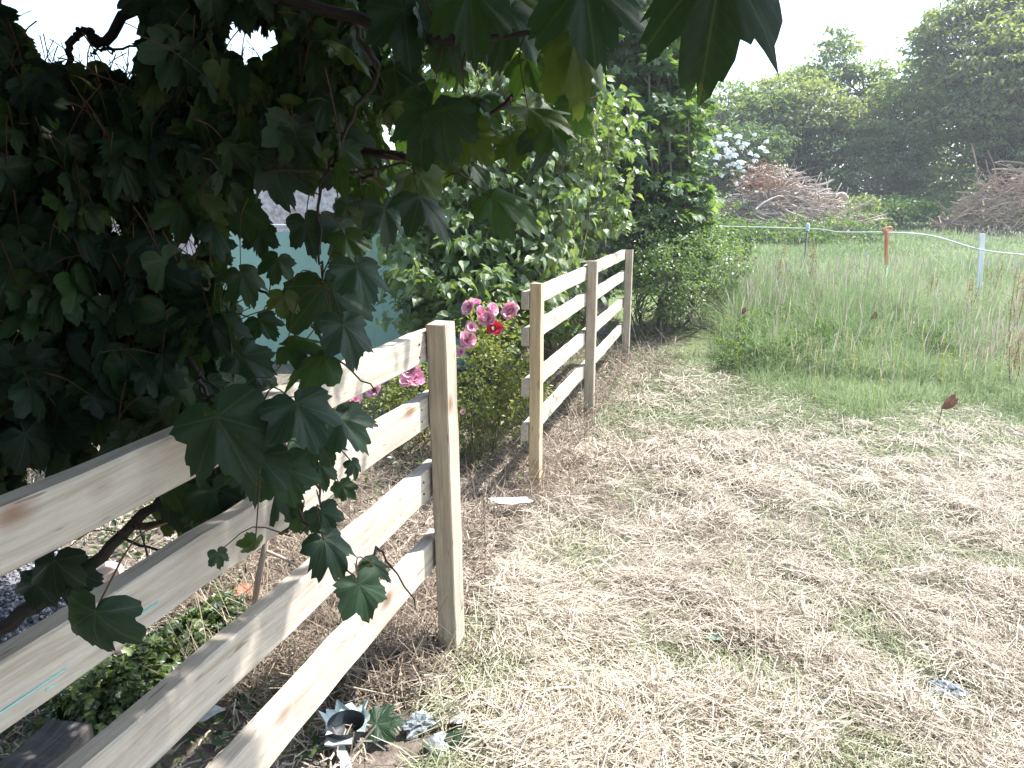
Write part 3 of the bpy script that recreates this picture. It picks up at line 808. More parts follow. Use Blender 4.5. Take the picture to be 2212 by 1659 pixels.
# unseen overhead crown added above the frame to shade leaves, near rails and ground
n = 26000
P = np.stack([rs.uniform(-3.6, 2.2, n), rs.uniform(-2.4, 3.9, n), rs.uniform(2.2, 4.8, n)], -1)
px, py, dz = proj(P)
vis = (dz > 0) & (px > -150) & (px < 2350) & (py > -90)
tq = (P[:, 2] - 1.3) / SUNV[2]
Q = P - tq[:, None] * SUNV                         # where its shadow falls at leaf height
shade = inpoly(Q[:, 0], Q[:, 1], [(-4, -3), (0.5, -3), (0.2, 0.4), (-.15, 0.9), (-0.35, 1.3), (-0.55, 1.7), (-0.85, 2.5), (-1.6, 3.4), (-4, 3.6)])
tq0 = (P[:, 2] - 0.0) / SUNV[2]; Q0 = P - tq0[:, None] * SUNV
shade2 = (Q0[:, 1] < 1.2) & (rs.rand(n) < .15) & (Q0[:, 0] < 2.5)
k = (~vis) & (shade | shade2) & (np.linalg.norm(P - np.array([0, 0, 1.55]), axis=1) > .9)
P = P[k]
m_ = 9000
P2 = np.stack([rs.uniform(-4.0, -.7, m_), rs.uniform(-2.6, 1.2, m_), rs.uniform(.9, 3.2, m_)], -1)  # unseen low leaves left of the camera, added to cut sky light
px, py, dz = proj(P2)
k = ~((dz > -.1) & (px > -260)) & (side(P2[:, 0], P2[:, 1]) < -.15)
P3 = np.stack([rs.uniform(-2.6, .2, 2200), rs.uniform(-2.8, -1.3, 2200), rs.uniform(1.2, 3.2, 2200)], -1)  # more unseen leaves behind the camera, added to darken the crown
P = np.concatenate([P, P2[k], P3]); n = len(P)
for i in range(n):
    LP.append(P[i]); LA.append(norm([rs.randn(), rs.randn(), -.5])); LN.append(norm([rs.randn() * .4, rs.randn() * .4, 1])); LS.append(rs.uniform(.07, .12)); LR.append(rs.rand())
n_up = n
LP = np.array(LP); LA = np.array(LA); LN = np.array(LN); LS = np.array(LS); LR = np.array(LR)
var = rs.randint(0, len(MAPLES), len(LP))
var[len(LP) - n_up:] = -1
k = var == -1
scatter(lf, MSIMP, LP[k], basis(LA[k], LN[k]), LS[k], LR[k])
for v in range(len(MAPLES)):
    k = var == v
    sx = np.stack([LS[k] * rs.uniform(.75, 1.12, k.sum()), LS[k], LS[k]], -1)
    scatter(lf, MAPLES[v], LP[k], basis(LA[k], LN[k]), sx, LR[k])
# leaf stalks for everything that can be seen
for i in range(len(LP) - n_up):
    p0 = LP[i]
    if i < nh:
        d2 = np.linalg.norm(nodes - p0, axis=1) + 0.9 * np.maximum(0, p0[2] - nodes[:, 2])
        q = nodes[np.argmin(d2)]
        Ld = np.linalg.norm(q - p0)
        q = p0 + (q - p0) * min(1, .16 / max(Ld, 1e-3)) if Ld > .16 else q
        mid = (p0 + q) / 2 + Z * 0.02 - LA[i] * 0.015
    else:
        if rs.rand() < .35: continue
        q = p0 - LA[i] * rs.uniform(.05, .12) + rs.randn(3) * .02
        mid = (p0 + q) / 2 + Z * .01
    P_ = smooth_path([p0, mid, q], 3)
    tube(pet, P_, np.linspace(.0011, .0016, len(P_)), 4, rnd=0.5, cap=False)
lf.build('foliage', M['syc'], syc, smooth=True)
bb.build('branches', M['bark'], syc, smooth=True)
pet.build('leaf_stalks', M['twig'], syc, smooth=True)

# ------------------------------------------------------------------ generic bush / tree
def crown(blobs, nclump, per, cr, lsize, tmpl, mb, droop=0.4, flat=0.6, hollow=0.45, up=0.9, axn=0.8, rb=(0, 1), seed=0):
    r = np.random.RandomState(seed)
    bl = np.array([b[0] for b in blobs], float); rd = np.array([b[1] for b in blobs], float)
    wt = rd.prod(1) ** (2 / 3); wt /= wt.sum()
    ci = r.choice(len(blobs), nclump, p=wt)
    u = norm(r.randn(nclump, 3)); rr = (hollow + (1 - hollow) * r.rand(nclump)) ** 0.7
    C = bl[ci] + u * rd[ci] * rr[:, None]
    C[:, 2] = np.maximum(C[:, 2], th(C[:, 0], C[:, 1]) + .08)
    crs = cr * r.uniform(.6, 1.35, nclump)
    n = nclump * per
    c = np.repeat(C, per, 0); s = np.repeat(crs, per)
    d = norm(r.randn(n, 3)); d[:, 2] = np.where(d[:, 2] < -.3, -d[:, 2] * .5, d[:, 2])
    P = c + d * (s * r.rand(n) ** .4)[:, None] * np.array([1, 1, flat])
    nr = norm(d * .5 + np.array([0, 0, up]) + r.randn(n, 3) * .38)
    axv = norm(d * np.array([1, 1, .2]) * .9 + r.randn(n, 3) * axn * .6 + np.array([0, 0, -droop]))
    ls = lsize * r.uniform(.65, 1.25, n)
    cb = np.repeat(r.rand(nclump), per)
    rn = np.clip(rb[0] + (rb[1] - rb[0]) * (.45 * cb + .55 * r.rand(n)), 0, 1)
    scatter(mb, tmpl, P, basis(axv, nr), ls, rn)
    return C

def limbs(mb, base, C, r0, ntr=1, seed=0, frac=1.0, tr_h=0.3, sides=6, spread=.1):
    """trunk(s) and limbs that reach the clump centres"""
    r = np.random.RandomState(seed)
    base = np.asarray(base, float)
    top = C.mean(0)
    sel = C[r.rand(len(C)) < frac]
    for t in range(ntr):
        b = base + np.array([r.randn() * spread, r.randn() * spread, -.05])
        k = base + (top - base) * np.array([.4, .4, tr_h]) + r.randn(3) * np.array([spread, spread, 0]) * 2
        ap = top + (r.randn(3) * np.array([.35, .35, .15])) * np.ptp(C, axis=0).clip(.3) * .5
        P = smooth_path([b, k, ap], 5)
        tube(mb, P, np.linspace(r0, r0 * .35, len(P)), sides + 2)
        for c in sel[t::ntr]:
            i = r.randint(3, len(P) - 1)
            m_ = (P[i] + c) / 2 + r.randn(3) * .06 * np.linalg.norm(c - P[i]) + Z * .05
            Q = smooth_path([P[i], m_, c], 3)
            tube(mb, Q, np.linspace(r0 * .35, r0 * .08, len(Q)), sides - 1, cap=False)

# filled in below
# lilac bush at the garden end of the fence
lil = thing('lilac_bush', (-0.15, 6.5, 0), 'large lilac bush with pale heart-shaped leaves behind the far rail fence', 'bush')
fb = MB(); sb = MB()
blobs = [((-.15, 6.1, 1.5), (.85, .6, .9)), ((-0.62, 5.8, 1.35), (.6, .5, .7)), ((0.42, 7.2, 1.7), (.8, .7, .95)), ((0.15, 6.5, 2.2), (.85, .6, .65)), ((-.45, 5.3, .95), (.5, .35, .40)), ((-.05, 5.7, .85), (.42, .5, .5)), ((.3, 6.3, .9), (.4, .5, .55))]
C = crown(blobs, 760, 18, .155, .078, HEART, fb, droop=.7, flat=.8, hollow=.35, up=.55, seed=3)
limbs(sb, (-.15, 6.5, 0), C, .03, ntr=7, seed=4, frac=.35, spread=.12)
for i in range(16):
    b = np.array([rs.uniform(-.5, .9), rs.uniform(5.9, 6.8), rs.uniform(1.6, 2.2)]); e = b + np.array([rs.randn() * .12, rs.randn() * .12, rs.uniform(.4, .8)])
    tube(sb, smooth_path([b, (b + e) / 2 + rs.randn(3) * .04, e], 4), np.linspace(.007, .002, 9), 5)
sb.build('stems', M['bark2'], lil, smooth=True)
fb.build('foliage', M['lilac'], lil)

# young sycamore behind it
def mtree(name, label, base, blobs, nclump, per, cr, ls, mat, tm=MSIMP, r0=.08, bark='bark2', group=None, cat='tree', seed=1, ntr=1, droop=.35, flat=.35, up=1.0, frac=.3, hollow=.45, rb=(0, 1)):
    t = thing(name, (base[0], base[1], float(th(base[0], base[1]))), label, cat, group)
    fb = MB(); sb = MB()
    C = crown(blobs, nclump, per, cr, ls, tm, fb, droop=droop, flat=flat, up=up, seed=seed, hollow=hollow, rb=rb)
    limbs(sb, (base[0], base[1], float(th(base[0], base[1]))), C, r0, ntr=ntr, seed=seed + 1, frac=frac)
    sb.build('trunk' if ntr == 1 else 'stems', M[bark], t, smooth=True)
    fb.build('foliage', M[mat], t)
    return t
mtree('young_sycamore', 'young sycamore with layered mid green leaves rising behind the lilac bush', (1.9, 9.6),
      [((1.6, 9.5, 2.1), (.8, .9, 1.3)), ((1.5, 9.8, 3.4), (.75, .8, 1.1)), ((2.05, 10.2, 2.5), (.62, .7, .8)), ((2.0, 9.4, 1.3), (.6, .5, .7)), ((.9, 9.5, 3.4), (.8, .8, .9))], 620, 20, .26, .095, 'syc_far', r0=.07, seed=11, frac=.25)
mtree('sycamore_tree', 'tall mid green sycamore standing behind the lilac, partly under the big hanging leaf', (0.5, 11.5),
      [((0.6, 11.5, 3.9), (1.6, 1.2, 1.8)), ((-.9, 11.8, 4.6), (1.4, 1.2, 1.4)), ((1.5, 11.8, 4.3), (.9, .9, .9)), ((0.2, 11.5, 2.4), (1.5, 1, 1))], 560, 18, .36, .13, 'syc_far', r0=.12, seed=15, frac=.2)
mtree('garden_shrub', 'dark unkempt shrub in the garden behind the hanging sycamore leaves', (-3.4, 4.6),
      [((-3.3, 4.4, .9), (1.2, .7, .9)), ((-4.6, 4.6, 1.2), (1.2, .8, 1.2)), ((-2.6, 4.2, .5), (.5, .4, .45))], 420, 20, .2, .055, 'elder', OVAL, r0=.02, seed=18, ntr=8, cat='shrub', flat=.9, up=.6)
mtree('garden_shrub', 'dark shrub in the garden filling the view between the rails of the far bay', (.55, 8.6),
      [((.6, 8.5, .8), (.45, .35, .75)), ((.2, 8.4, .7), (.4, .3, .6)), ((1.0, 9.0, 1.0), (.4, .3, .7))], 260, 20, .15, .06, 'elder', OVAL, r0=.015, seed=19, ntr=6, cat='shrub', flat=.9, up=.6)
# shrubs running on from the end post
mtree('hedge_shrub', 'small-leaved shrub pressed against the end post of the far fence', (1.75, 8.35),
      [((1.72, 8.2, .7), (.36, .4, .55)), ((1.9, 8.6, .85), (.4, .45, .6)), ((1.45, 8.75, 1.15), (.45, .35, .5))], 300, 20, .13, .045, 'privet', OVAL, r0=.015, seed=21, ntr=8, cat='shrub', flat=.9, up=.6)
mtree('hedge_shrub', 'paler rounded shrub at the edge of the long grass below the young sycamore', (2.2, 9.3),
      [((2.15, 9.1, .8), (.62, .5, .65)), ((2.7, 9.8, .8), (.55, .5, .55))], 320, 20, .15, .05, 'privet', OVAL, r0=.015, seed=24, ntr=7, cat='shrub', flat=.9, up=.6, rb=(.3, 1))
mtree('leafy_bush', 'broad low green bush in the middle distance at the left end of the far hedge', (4.3, 17.5),
      [((3.0, 16.0, 1.3), (.9, 1.0, 1.0)), ((3.5, 18.2, 1.4), (.9, 1.1, .7)), ((2.7, 14.0, .9), (.7, .8, .8)), ((2.6, 17.5, 2.6), (.9, 1.1, 1.1))], 520, 16, .3, .10, 'syc_far', OVAL, r0=.05, seed=27, ntr=4, cat='bush', up=.9)

def bl(X, Y, d, rx, rz, ry=None):
    c = at(X, Y, d); return (tuple(c), (rx, ry or rx * .8, rz))
# far hedgerow trees
mtree('elder_bush', 'dark elder bush dotted with flat white flower heads beside the brush pile', (7.6, 25.5),
      [bl(1585, 330, 25.3, 1.6, 1.1), bl(1530, 390, 24.8, 1.2, .9), bl(1645, 305, 26, 1.1, .6)], 330, 18, .38, .16, 'elder', OVAL, r0=.07, seed=31, ntr=4, cat='bush', up=.8)
el = _emp[-1]
for i in range(60):
    mb = MB()
    a = rs.rand() * 2 * pi; q = rs.rand() ** .6
    c = at(1588 + 88 * q * cos(a), 338 + 58 * q * sin(a) , 23.6 + rs.rand() * .3)
    n_ = 16; r_ = rs.uniform(.06, .14); th_ = np.arange(n_) * 2 * pi / n_
    rad = r_ * (1 + .25 * rs.randn(n_))
    V = np.vstack([[c + Z * .05 * 1]] + [[c + np.array([cos(t) * R, sin(t) * R * .5, sin(t) * R * .55 - .02 + rs.randn() * .02])] for t, R in zip(th_, rad)])
    mb.add(V, np.array([(0, 1 + j, 1 + (j + 1) % n_) for j in range(n_)]))
    mb.build('flower_head', M['white_fl'], el)
G1 = 'trees of the far hedgerow'
specs = [
 ('round green hawthorn above the elder bush, leftmost in the far hedgerow', 'hedge', [bl(1560, 230, 30, 1.6, 1.1), bl(1640, 255, 29, 1.7, 1.3), bl(1500, 250, 31, 1.2, .9)], (8.6, 29.5)),
 ('hawthorn with drooping pale sprays directly behind the brush pile', 'hedge_y', [bl(1740, 255, 29, 2.2, 1.5), bl(1700, 200, 30, 1.5, 1.0), bl(1830, 290, 29, 1.8, 1.4), bl(1660, 235, 30, 1.2, .8)], (11.5, 30)),
 ('taller tree with one thin tuft sticking up, right of centre in the hedgerow', 'hedge', [bl(1790, 150, 32, 1.5, 1.1), bl(1810, 88, 32, .55, .75), bl(1880, 190, 32, 1.5, 1.3), bl(1730, 170, 33, 1.0, .7), bl(1835, 100, 32.3, .5, .25)], (13.5, 32.5)),
 ('spreading green tree between the tufted tree and the big right-hand tree', 'hedge', [bl(1960, 240, 29, 1.9, 1.5), bl(1930, 320, 28, 1.9, 1.2), bl(2010, 170, 30, 1.3, 1.0)], (15.5, 29.5)),
 ('big leaning tree with yellowish green crown that leaves the picture at top right', 'hedge_y', [bl(2100, 90, 27, 2.4, 1.7), bl(2200, 150, 25, 2.3, 2.0), bl(2060, 200, 27, 1.8, 1.2), bl(2230, 20, 27, 2.1, 1.5), bl(2130, 255, 26, 2.2, 1.1), bl(2020, 130, 28, 1.1, .6), bl(2330, 120, 25, 2.5, 2.6), bl(2130, 25, 27, 1.5, 1.0), bl(2050, 70, 27.5, 1.1, .7), bl(2230, -60, 27, 2.2, 1.5)], (17.8, 27)),
]
for i, (lab, mt, bls, base) in enumerate(specs):
    vol = sum(b[1][0] * b[1][2] for b in bls)
    mtree('hedge_tree', lab, base, bls, int(50 * vol), 20, .50, .21, mt, OVAL, r0=.13, group=G1, seed=50 + i, bark='bark', frac=.25, droop=.3, flat=.32, ntr=1, hollow=.3)
mtree('hedge_shrub', 'dark green understorey shrub at the foot of the hedgerow right of the brush pile', (15, 28.3),
      [bl(1900, 385, 27.5, 2.4, 1.0), bl(2010, 375, 27.5, 2.2, 1.2), bl(1800, 330, 28.5, 2.0, 1.0)], 380, 16, .4, .14, 'elder', OVAL, r0=.05, seed=71, ntr=4, cat='shrub')
mtree('hedge_shrub', 'dark shrub under the big leaning tree near the right edge', (19.5, 27.3),
      [bl(2120, 320, 27, 2.4, 1.1), bl(2220, 310, 26, 2.2, 1.3), bl(2330, 330, 25, 2.4, 1.5)], 380, 16, .4, .14, 'hedge', OVAL, r0=.05, seed=72, ntr=4, cat='shrub')
# the wood beyond, closes gaps
mb = MB()
bls = [bl(x, y, 38, 3.2, r) for x, y, r in ((1480, 300, 2.4), (1600, 330, 2.2), (1730, 300, 2.2), (1850, 280, 2.6), (1980, 270, 2.8), (2110, 220, 3.2), (2240, 190, 3.6), (1380, 330, 2.2), (2360, 200, 3.5), (2480, 200, 3.5), (1600, 400, 2.0), (1850, 390, 2.0), (2100, 380, 2.4), (2300, 380, 2.6), (2000, 420, 2.2), (2080, 300, 2.6), (2180, 330, 2.6))]
bls += [bl(x, 415, 37, 2.6, 1.3) for x in range(1420, 2460, 85)]
crown(bls, 3000, 14, .7, .26, OVAL, mb, seed=90, hollow=.2)
mb.build('distant_wood', M['elder'], kind='stuff', label='dark mass of foliage seen through gaps behind the hedgerow trees', cat='wood')

# ------------------------------------------------------------------ brush piles
def pile(name, label, X, Y, d, rx, ry, rz, nb, matn, seed, rr=(.012, .04), ll=(.6, 2.2), up=.15):
    r = np.random.RandomState(seed)
    c = at(X, Y, d); c[2] = float(th(c[0], c[1]))
    t = thing(name, c, label, 'brush pile')
    mb = MB()
    for i in range(nb):
        q = r.rand() ** .5; a = r.rand() * 2 * pi
        x = c[0] + rx * q * cos(a); y = c[1] + ry * q * sin(a)
        hmax = rz * (1 - q ** 1.3) * (1 - .25 * (x - c[0]) / rx)
        z = c[2] + hmax * r.uniform(.35, 1.0) + .05
        L = r.uniform(*ll); h = r.rand() * 2 * pi
        dirv = np.array([cos(h), sin(h) * .7, r.randn() * up - .25 * q])
        p0 = np.array([x, y, z]) - dirv * L / 2; p1 = p0 + dirv * L
        mid = (p0 + p1) / 2 + r.randn(3) * .09 * L
        P = smooth_path([p0, p0 * .6 + mid * .4 + r.randn(3) * .05 * L, mid, p1 + r.randn(3) * .05 * L], 3)
        R = r.uniform(*rr)
        tube(mb, P, np.linspace(R, R * .25, len(P)), 5, rnd=r.rand())
        for s in range(r.randint(0, 4)):      # side shoots
            b = P[r.randint(2, len(P))]; e = b + norm(dirv * .5 + r.randn(3) * .6) * L * r.uniform(.12, .35)
            tube(mb, [b, (b + e) / 2 + r.randn(3) * .03, e], [R * .4, R * .3, R * .12], 4, rnd=r.rand(), cap=False)
    mb.build('branches', M[matn], t, smooth=True)
    return t, c
t, c = pile('brush_pile', 'heap of cut pale branches with a rusty dead top at the foot of the hedge', 1695, 470, 22.5, 2.2, 1.5, 1.95, 900, 'deadwood', 5)
mb = MB()
n = 600
cc = [at(1650, 362, 22.0), at(1636, 385, 21.8), at(1668, 402, 21.5), at(1618, 396, 21.8)]
ci = rs.randint(0, 4, n); P = np.array(cc)[ci] + rs.randn(n, 3) * np.array([.30, .2, .11])
scatter(mb, NARROW, P, basis(rs.randn(n, 3), rs.randn(n, 3)), rs.uniform(.08, .2, n))
mb.build('dead_foliage', M['rust'], t)
mb = MB()
pile('brush_pile', 'brown tangle of dead brushwood under the trees at the right edge', 2190, 470, 22.5, 2.3, 1.2, 2.1, 800, 'deadbrush', 8, rr=(.008, .025), ll=(.5, 1.6), up=.5)
# upright dead sticks and a curled log end on the first pile
mb = MB()
for X, Y0, Y1, dx in ((1770, 430, 372, 6), (1782, 420, 380, 10), (1800, 425, 395, 18), (1792, 430, 385, -8), (1760, 400, 372, 14), (1720, 395, 368, -12), (1700, 392, 358, -10), (1812, 430, 405, 20)):
    a = at(X, Y0, 22); b = at(X + dx, Y1, 22)
    tube(mb, smooth_path([a, (a + b) / 2 + rs.randn(3) * .06, b], 4), np.linspace(.03, .008, 9), 5, rnd=.8)
P = smooth_path(S((1740, 445, 21.8), (1790, 428, 21.8), (1818, 420, 21.8), (1828, 430, 21.9)), 5)
tube(mb, P, np.linspace(.05, .09, len(P)), 8, rnd=.9)
mb.build('upright_sticks', M['deadwood'], t, smooth=True)

# ------------------------------------------------------------------ undergrowth at the hedge foot
mb = MB()
bls = [bl(x, y, d, r, .55) for x, y, d, r in ((1470, 500, 19, 1.6), (1560, 505, 20, 1.6), (1640, 515, 19.5, 1.4), (1730, 512, 19.8, 1.4), (1820, 500, 20.5, 1.5), (1900, 455, 24, 2.0), (1980, 450, 25, 2.0), (2070, 460, 24.5, 2.0), (2140, 478, 23, 1.6), (2230, 480, 23, 1.8), (2340, 480, 23, 1.8), (1530, 450, 22, 1.2), (1400, 560, 13, 1.1), (1480, 545, 14, 1.0))]
crown(bls, 1100, 16, .28, .12, OVAL, mb, seed=92, hollow=.2, flat=.8, up=.7)
mb.build('undergrowth', M['nettle'], kind='stuff', label='nettles and brambles growing thickly along the foot of the hedge', cat='undergrowth')
mb = MB(); crown([bl(1850, 455, 22.6, .75, .55), bl(1880, 470, 22.5, .45, .4)], 60, 18, .2, .11, OVAL, mb, seed=93)
tt = mb.build('young_bush', M['hedge_y'], loc=(at(1855, 480, 22.6)), label='bright yellow-green leafy plant at the right foot of the pale brush pile', cat='bush')

# ------------------------------------------------------------------ meadow, hay and grass
def pool(n, ymin, ymax, xl, xr, power=1.0):
    """points denser near the camera, inside the view wedge"""
    u = rs.rand(n)
    y = ymin * (ymax / ymin) ** u if power == 1 else ymin + (ymax - ymin) * u ** power
    x = rs.uniform(xl, xr, n) * y
    return x, y
def cutline(x):      # ragged      # where the mown strip stops
    return 5.0 + 2.4 * sstep(2.6, 1.5, x) + 0.7 * (vnoise(x, x * 0, .7, 5) - .5) + .35 * (vnoise(x, x * 0, .18, 6) - .5) - .5 * sstep(3.0, 4.0, x)

mb = MB(); sd_ = MB()
x, y = pool(330000, 4.2, 30, -.02, .80)
zn = vnoise(x, y, 1.3, 11)
k = (side(x, y) > .35 + .25 * (y > 7.5) * 2) & (y > cutline(x) - 1.5 * rs.rand(len(x)) ** 2.5) & ~((x < 2.6) & (y > 7.6) & (side(x, y) < 1.0))
k &= rs.rand(len(x)) < .55 + .9 * (zn - .3)
x, y, zn = x[k], y[k], zn[k]
d = y
edge = np.clip((y - cutline(x)) / 2.2 + .9 * (vnoise(x, y, .5, 19) - .35), .18, 1)
h = rs.uniform(.12, .62, len(x)) * edge * (.35 + 1.2 * vnoise(x, y, .45, 17)) * (.6 + .6 * vnoise(x, y, 1.3, 12)) * (1 + .35 * sstep(6, 7.5, y)) * (1 - .6 * sstep(11, 18, y)) * (1 - .3 * sstep(10, 16, y) * sstep(5, 8, x))
w = rs.uniform(.0035, .006, len(x)) * np.clip(d / 5.5, 1, 5)
rn = np.clip(rs.rand(len(x)) * .7 + .5 * (vnoise(x, y, 1.6, 13) - .35), 0, 1)
blades(mb, x, y, th(x, y), h, w, rs.rand(len(x)) ** 1.2 * 1.5, rn, k=4)
mb.build('meadow_grass', M['meadow'], kind='stuff', label='long pale green meadow grass filling the field beyond the mown strip', cat='grass')
# seed stalks
x, y = pool(42000, 4.6, 26, -.02, .78)
k = (side(x, y) > .7) & (y > cutline(x) + .9 * rs.rand(len(x))) & ~((x < 2.8) & (y > 7.6) & (side(x, y) < 1.1)) & (rs.rand(len(x)) < .06 + .30 * sstep(.45, .7, vnoise(x, y, 1.8, 14)) + .25 * (x < 3.2) * (y > 8))
x, y = x[k], y[k]; n = len(x)
h = rs.uniform(.30, .68, n) * (1 + .25 * sstep(6, 7.5, y)) * (1 - .55 * sstep(10, 17, y)); a = rs.rand(n) * 6.28; bend = rs.rand(n) * .25
t = np.array([0, .5, .75, .76, .88, 1.0])[None]
C = np.stack([x[:, None] + np.cos(a)[:, None] * (bend * h)[:, None] * t ** 2, y[:, None] + np.sin(a)[:, None] * (bend * h)[:, None] * t ** 2, th(x, y)[:, None] + h[:, None] * t], -1)
b = rs.rand(n) * 6.28
prof = np.array([.0012, .001, .001, .007, .010, .001])[None] * np.clip(y / 6, 1, 4)[:, None] * .42
W = np.stack([np.cos(b), np.sin(b), np.zeros(n)], -1)[:, None] * prof[..., None]
ribbons(sd_, C, W, rs.rand(n))
sd_.build('grass_seed_heads', M['seed'], kind='stuff', label='pale pinkish beige seed heads standing above the meadow grass', cat='grass')
# leafy weeds among the grass
mb = MB(); wb = []
while len(wb) < 75:
    y_ = rs.uniform(6.2, 14); x_ = rs.uniform(.17, .72) * y_
    if y_ < float(cutline(np.array([x_]))[0]) + .5 or side(x_, y_) < .9 or (x_ < 2.8 and y_ > 7.6 and side(x_, y_) < 1.3): continue
    hh_ = rs.uniform(.12, .28); wb.append(((x_, y_, float(th(x_, y_)) + hh_), (rs.uniform(.12, .32), rs.uniform(.12, .3), hh_)))
crown(wb, 900, 13, .09, .06, NARROW, mb, seed=96, hollow=.1, flat=1.0, up=.5)
mb.build('meadow_weeds', M['nettle'], kind='stuff', label='leafy green weeds growing through the long meadow grass', cat='weeds')
# buttercups
mb = MB(); n = 190
x, y = pool(n * 3, 5.0, 16, .12, .75)
k = (y > cutline(x)) & (side(x, y) > .8); x, y = x[k][:n], y[k][:n]
for a, b in zip(x, y):
    z = float(th(a, b)) + rs.uniform(.25, .5); r_ = .010 * max(1, b / 8)
    th_ = np.arange(10) * 2 * pi / 10
    rad = np.where(np.arange(10) % 2 == 0, r_ * 1.1, r_ * .6)
    V = np.vstack([[a, b, z - .004]] + [[a + rad[i] * cos(th_[i]), b + rad[i] * sin(th_[i]), z + .005] for i in range(10)])
    mb.add(V, np.array([(0, 1 + i, 1 + (i + 1) % 10) for i in range(10)]))
    tube(mb, [(a, b, z - .004), (a + .01, b, z - .2)], .0012, 3, cap=False)
mb.build('buttercups', M['yellow_fl'], kind='stuff', label='tiny yellow buttercup flowers scattered through the meadow grass', cat='flowers')

CLEAR = [(gpt(2045, 1515), .10), (gpt(905, 1575), .085), (gpt(950, 1628), .08), (gpt(1000, 1580), .05), (gpt(1540, 1400), .04), (gpt(1845, 1468), .035), (gpt(1450, 1330), .03), (gpt(1105, 1116), .11), (gpt(985, 1615), .05), (gpt(815, 1595), .07), (gpt(750, 1600), .09), (gpt(1420, 1020), .05)]
def clear(x, y, q=1.0):
    m = np.ones(len(x), bool)
    for c, R in CLEAR: m &= (x - c[0]) ** 2 + (y - c[1]) ** 2 > (R * q) ** 2
    return m
# mown strip: straw over stubble
mb = MB()
x, y = pool(400000, 1.55, 8.5, -.15, .92)
sdv = side(x, y)
k = (sdv > .06) & (y < cutline(x) + .5 * rs.rand(len(x)))
cl = vnoise(x + .15 * y, y, .42, 21) * .45 + vnoise(x, y, .17, 22) * .35 + vnoise(x, y, .07, 26) * .2
k &= rs.rand(len(x)) < np.clip(.16 + 1.8 * (cl - .33), .10, 1) * (1 - .55 * np.clip((y - 4.2) / 1.6, 0, 1))
k &= clear(x, y)
x, y, cl = x[k], y[k], cl[k]; n = len(x)
L = rs.uniform(.03, .17, n) * (.7 + 1.1 * rs.rand(n) ** 4); w = rs.uniform(.0012, .0026, n) * (1 + 1.3 * rs.rand(n) ** 5) * np.clip(y / 3.0, 1, 2.6)
swirl = vnoise(x, y, .5, 23) * 9 + rs.randn(n) * .75
z = rs.rand(n) ** 1.5 * .03 + .11 * np.clip(cl - .35, 0, 1) 
br = vnoise(x, y, .8, 24)
litter(mb, x, y, z, L, w, np.clip(.08 + rs.rand(n) * .8 + .22 * (br - .4), 0, 1), head=swirl, lift=.05)
mb.build('cut_hay', M['straw'], kind='stuff', label='dry straw-coloured mown hay strewn over the strip beside the fence', cat='hay')
# greener lying swathes near the cut line and patches nearer
mb = MB()
x, y = pool(270000, 1.55, 8.6, -.15, .92)
sdv = side(x, y)
gp = vnoise(x, y, .55, 31)
near = np.clip((y - 4.0 + .8 * (vnoise(x, y, .8, 37) - .5)) / 1.5, 0, 1)
gp = .5 * gp + .3 * vnoise(x, y, .23, 34) + .2 * vnoise(x, y, .1, 35)
prob = .035 + near * (.2 + .8 * sstep(.3, .55, gp)) + .14 * sstep(.52, .68, gp) + .25 * sstep(.6, .2, sdv) * sstep(.35, .6, gp) + .35 * sstep(3.0, 2.1, y) * sstep(1.3, .4, x) * sstep(.3, .5, gp) + .22 * sstep(2.6, 2.0, y) * sstep(.4, .6, gp)
k = (sdv > .05) & (y < cutline(x) + .8) & (rs.rand(len(x)) < prob) & clear(x, y)
x, y = x[k], y[k]; n = len(x)
litter(mb, x, y, .004 + rs.rand(n) * .03, rs.uniform(.06, .20, n), rs.uniform(.002, .0038, n) * np.clip(y / 3.2, 1, 2.4), rs.rand(n), head=vnoise(x, y, .7, 33) * 8 + rs.randn(n) * .8, lift=.045)
mb.build('flattened_grass', M['hay_green'], kind='stuff', label='freshly flattened pale green grass lying among the hay', cat='grass')
# live short tufts
mb = MB()
x, y = pool(80000, 1.55, 8.6, -.15, .92)
sdv = side(x, y); gp = vnoise(x, y, .3, 41) * .6 + vnoise(x, y, .9, 42) * .4
prob = .012 + sstep(.58, .75, gp) * .25 + .35 * sstep(2.9, 2.1, y) * sstep(1.2, .3, x) * sstep(.35, .55, gp) + .24 * sstep(.45, .1, sdv) * sstep(.35, .55, gp) + .3 * np.clip((y - 4.3) / 1.2, 0, 1) * sstep(.35, .55, gp) + .25 * sstep(2.5, 2.0, y) * sstep(.35, .6, gp)
k = (sdv > .0) & (y < cutline(x) + .8) & (rs.rand(len(x)) < prob) & clear(x, y)
x, y = x[k], y[k]; n = len(x)
blades(mb, x, y, th(x, y), rs.uniform(.015, .06, n) * (1 + 1.6 * sstep(4.2, 5.5, y)), rs.uniform(.0016, .003, n) * np.clip(y / 3, 1, 2.4), rs.rand(n) * 1.3, rs.rand(n), k=3)
mb.build('short_grass', M['grass'], kind='stuff', label='short green tufts of living grass poking through the hay', cat='grass')
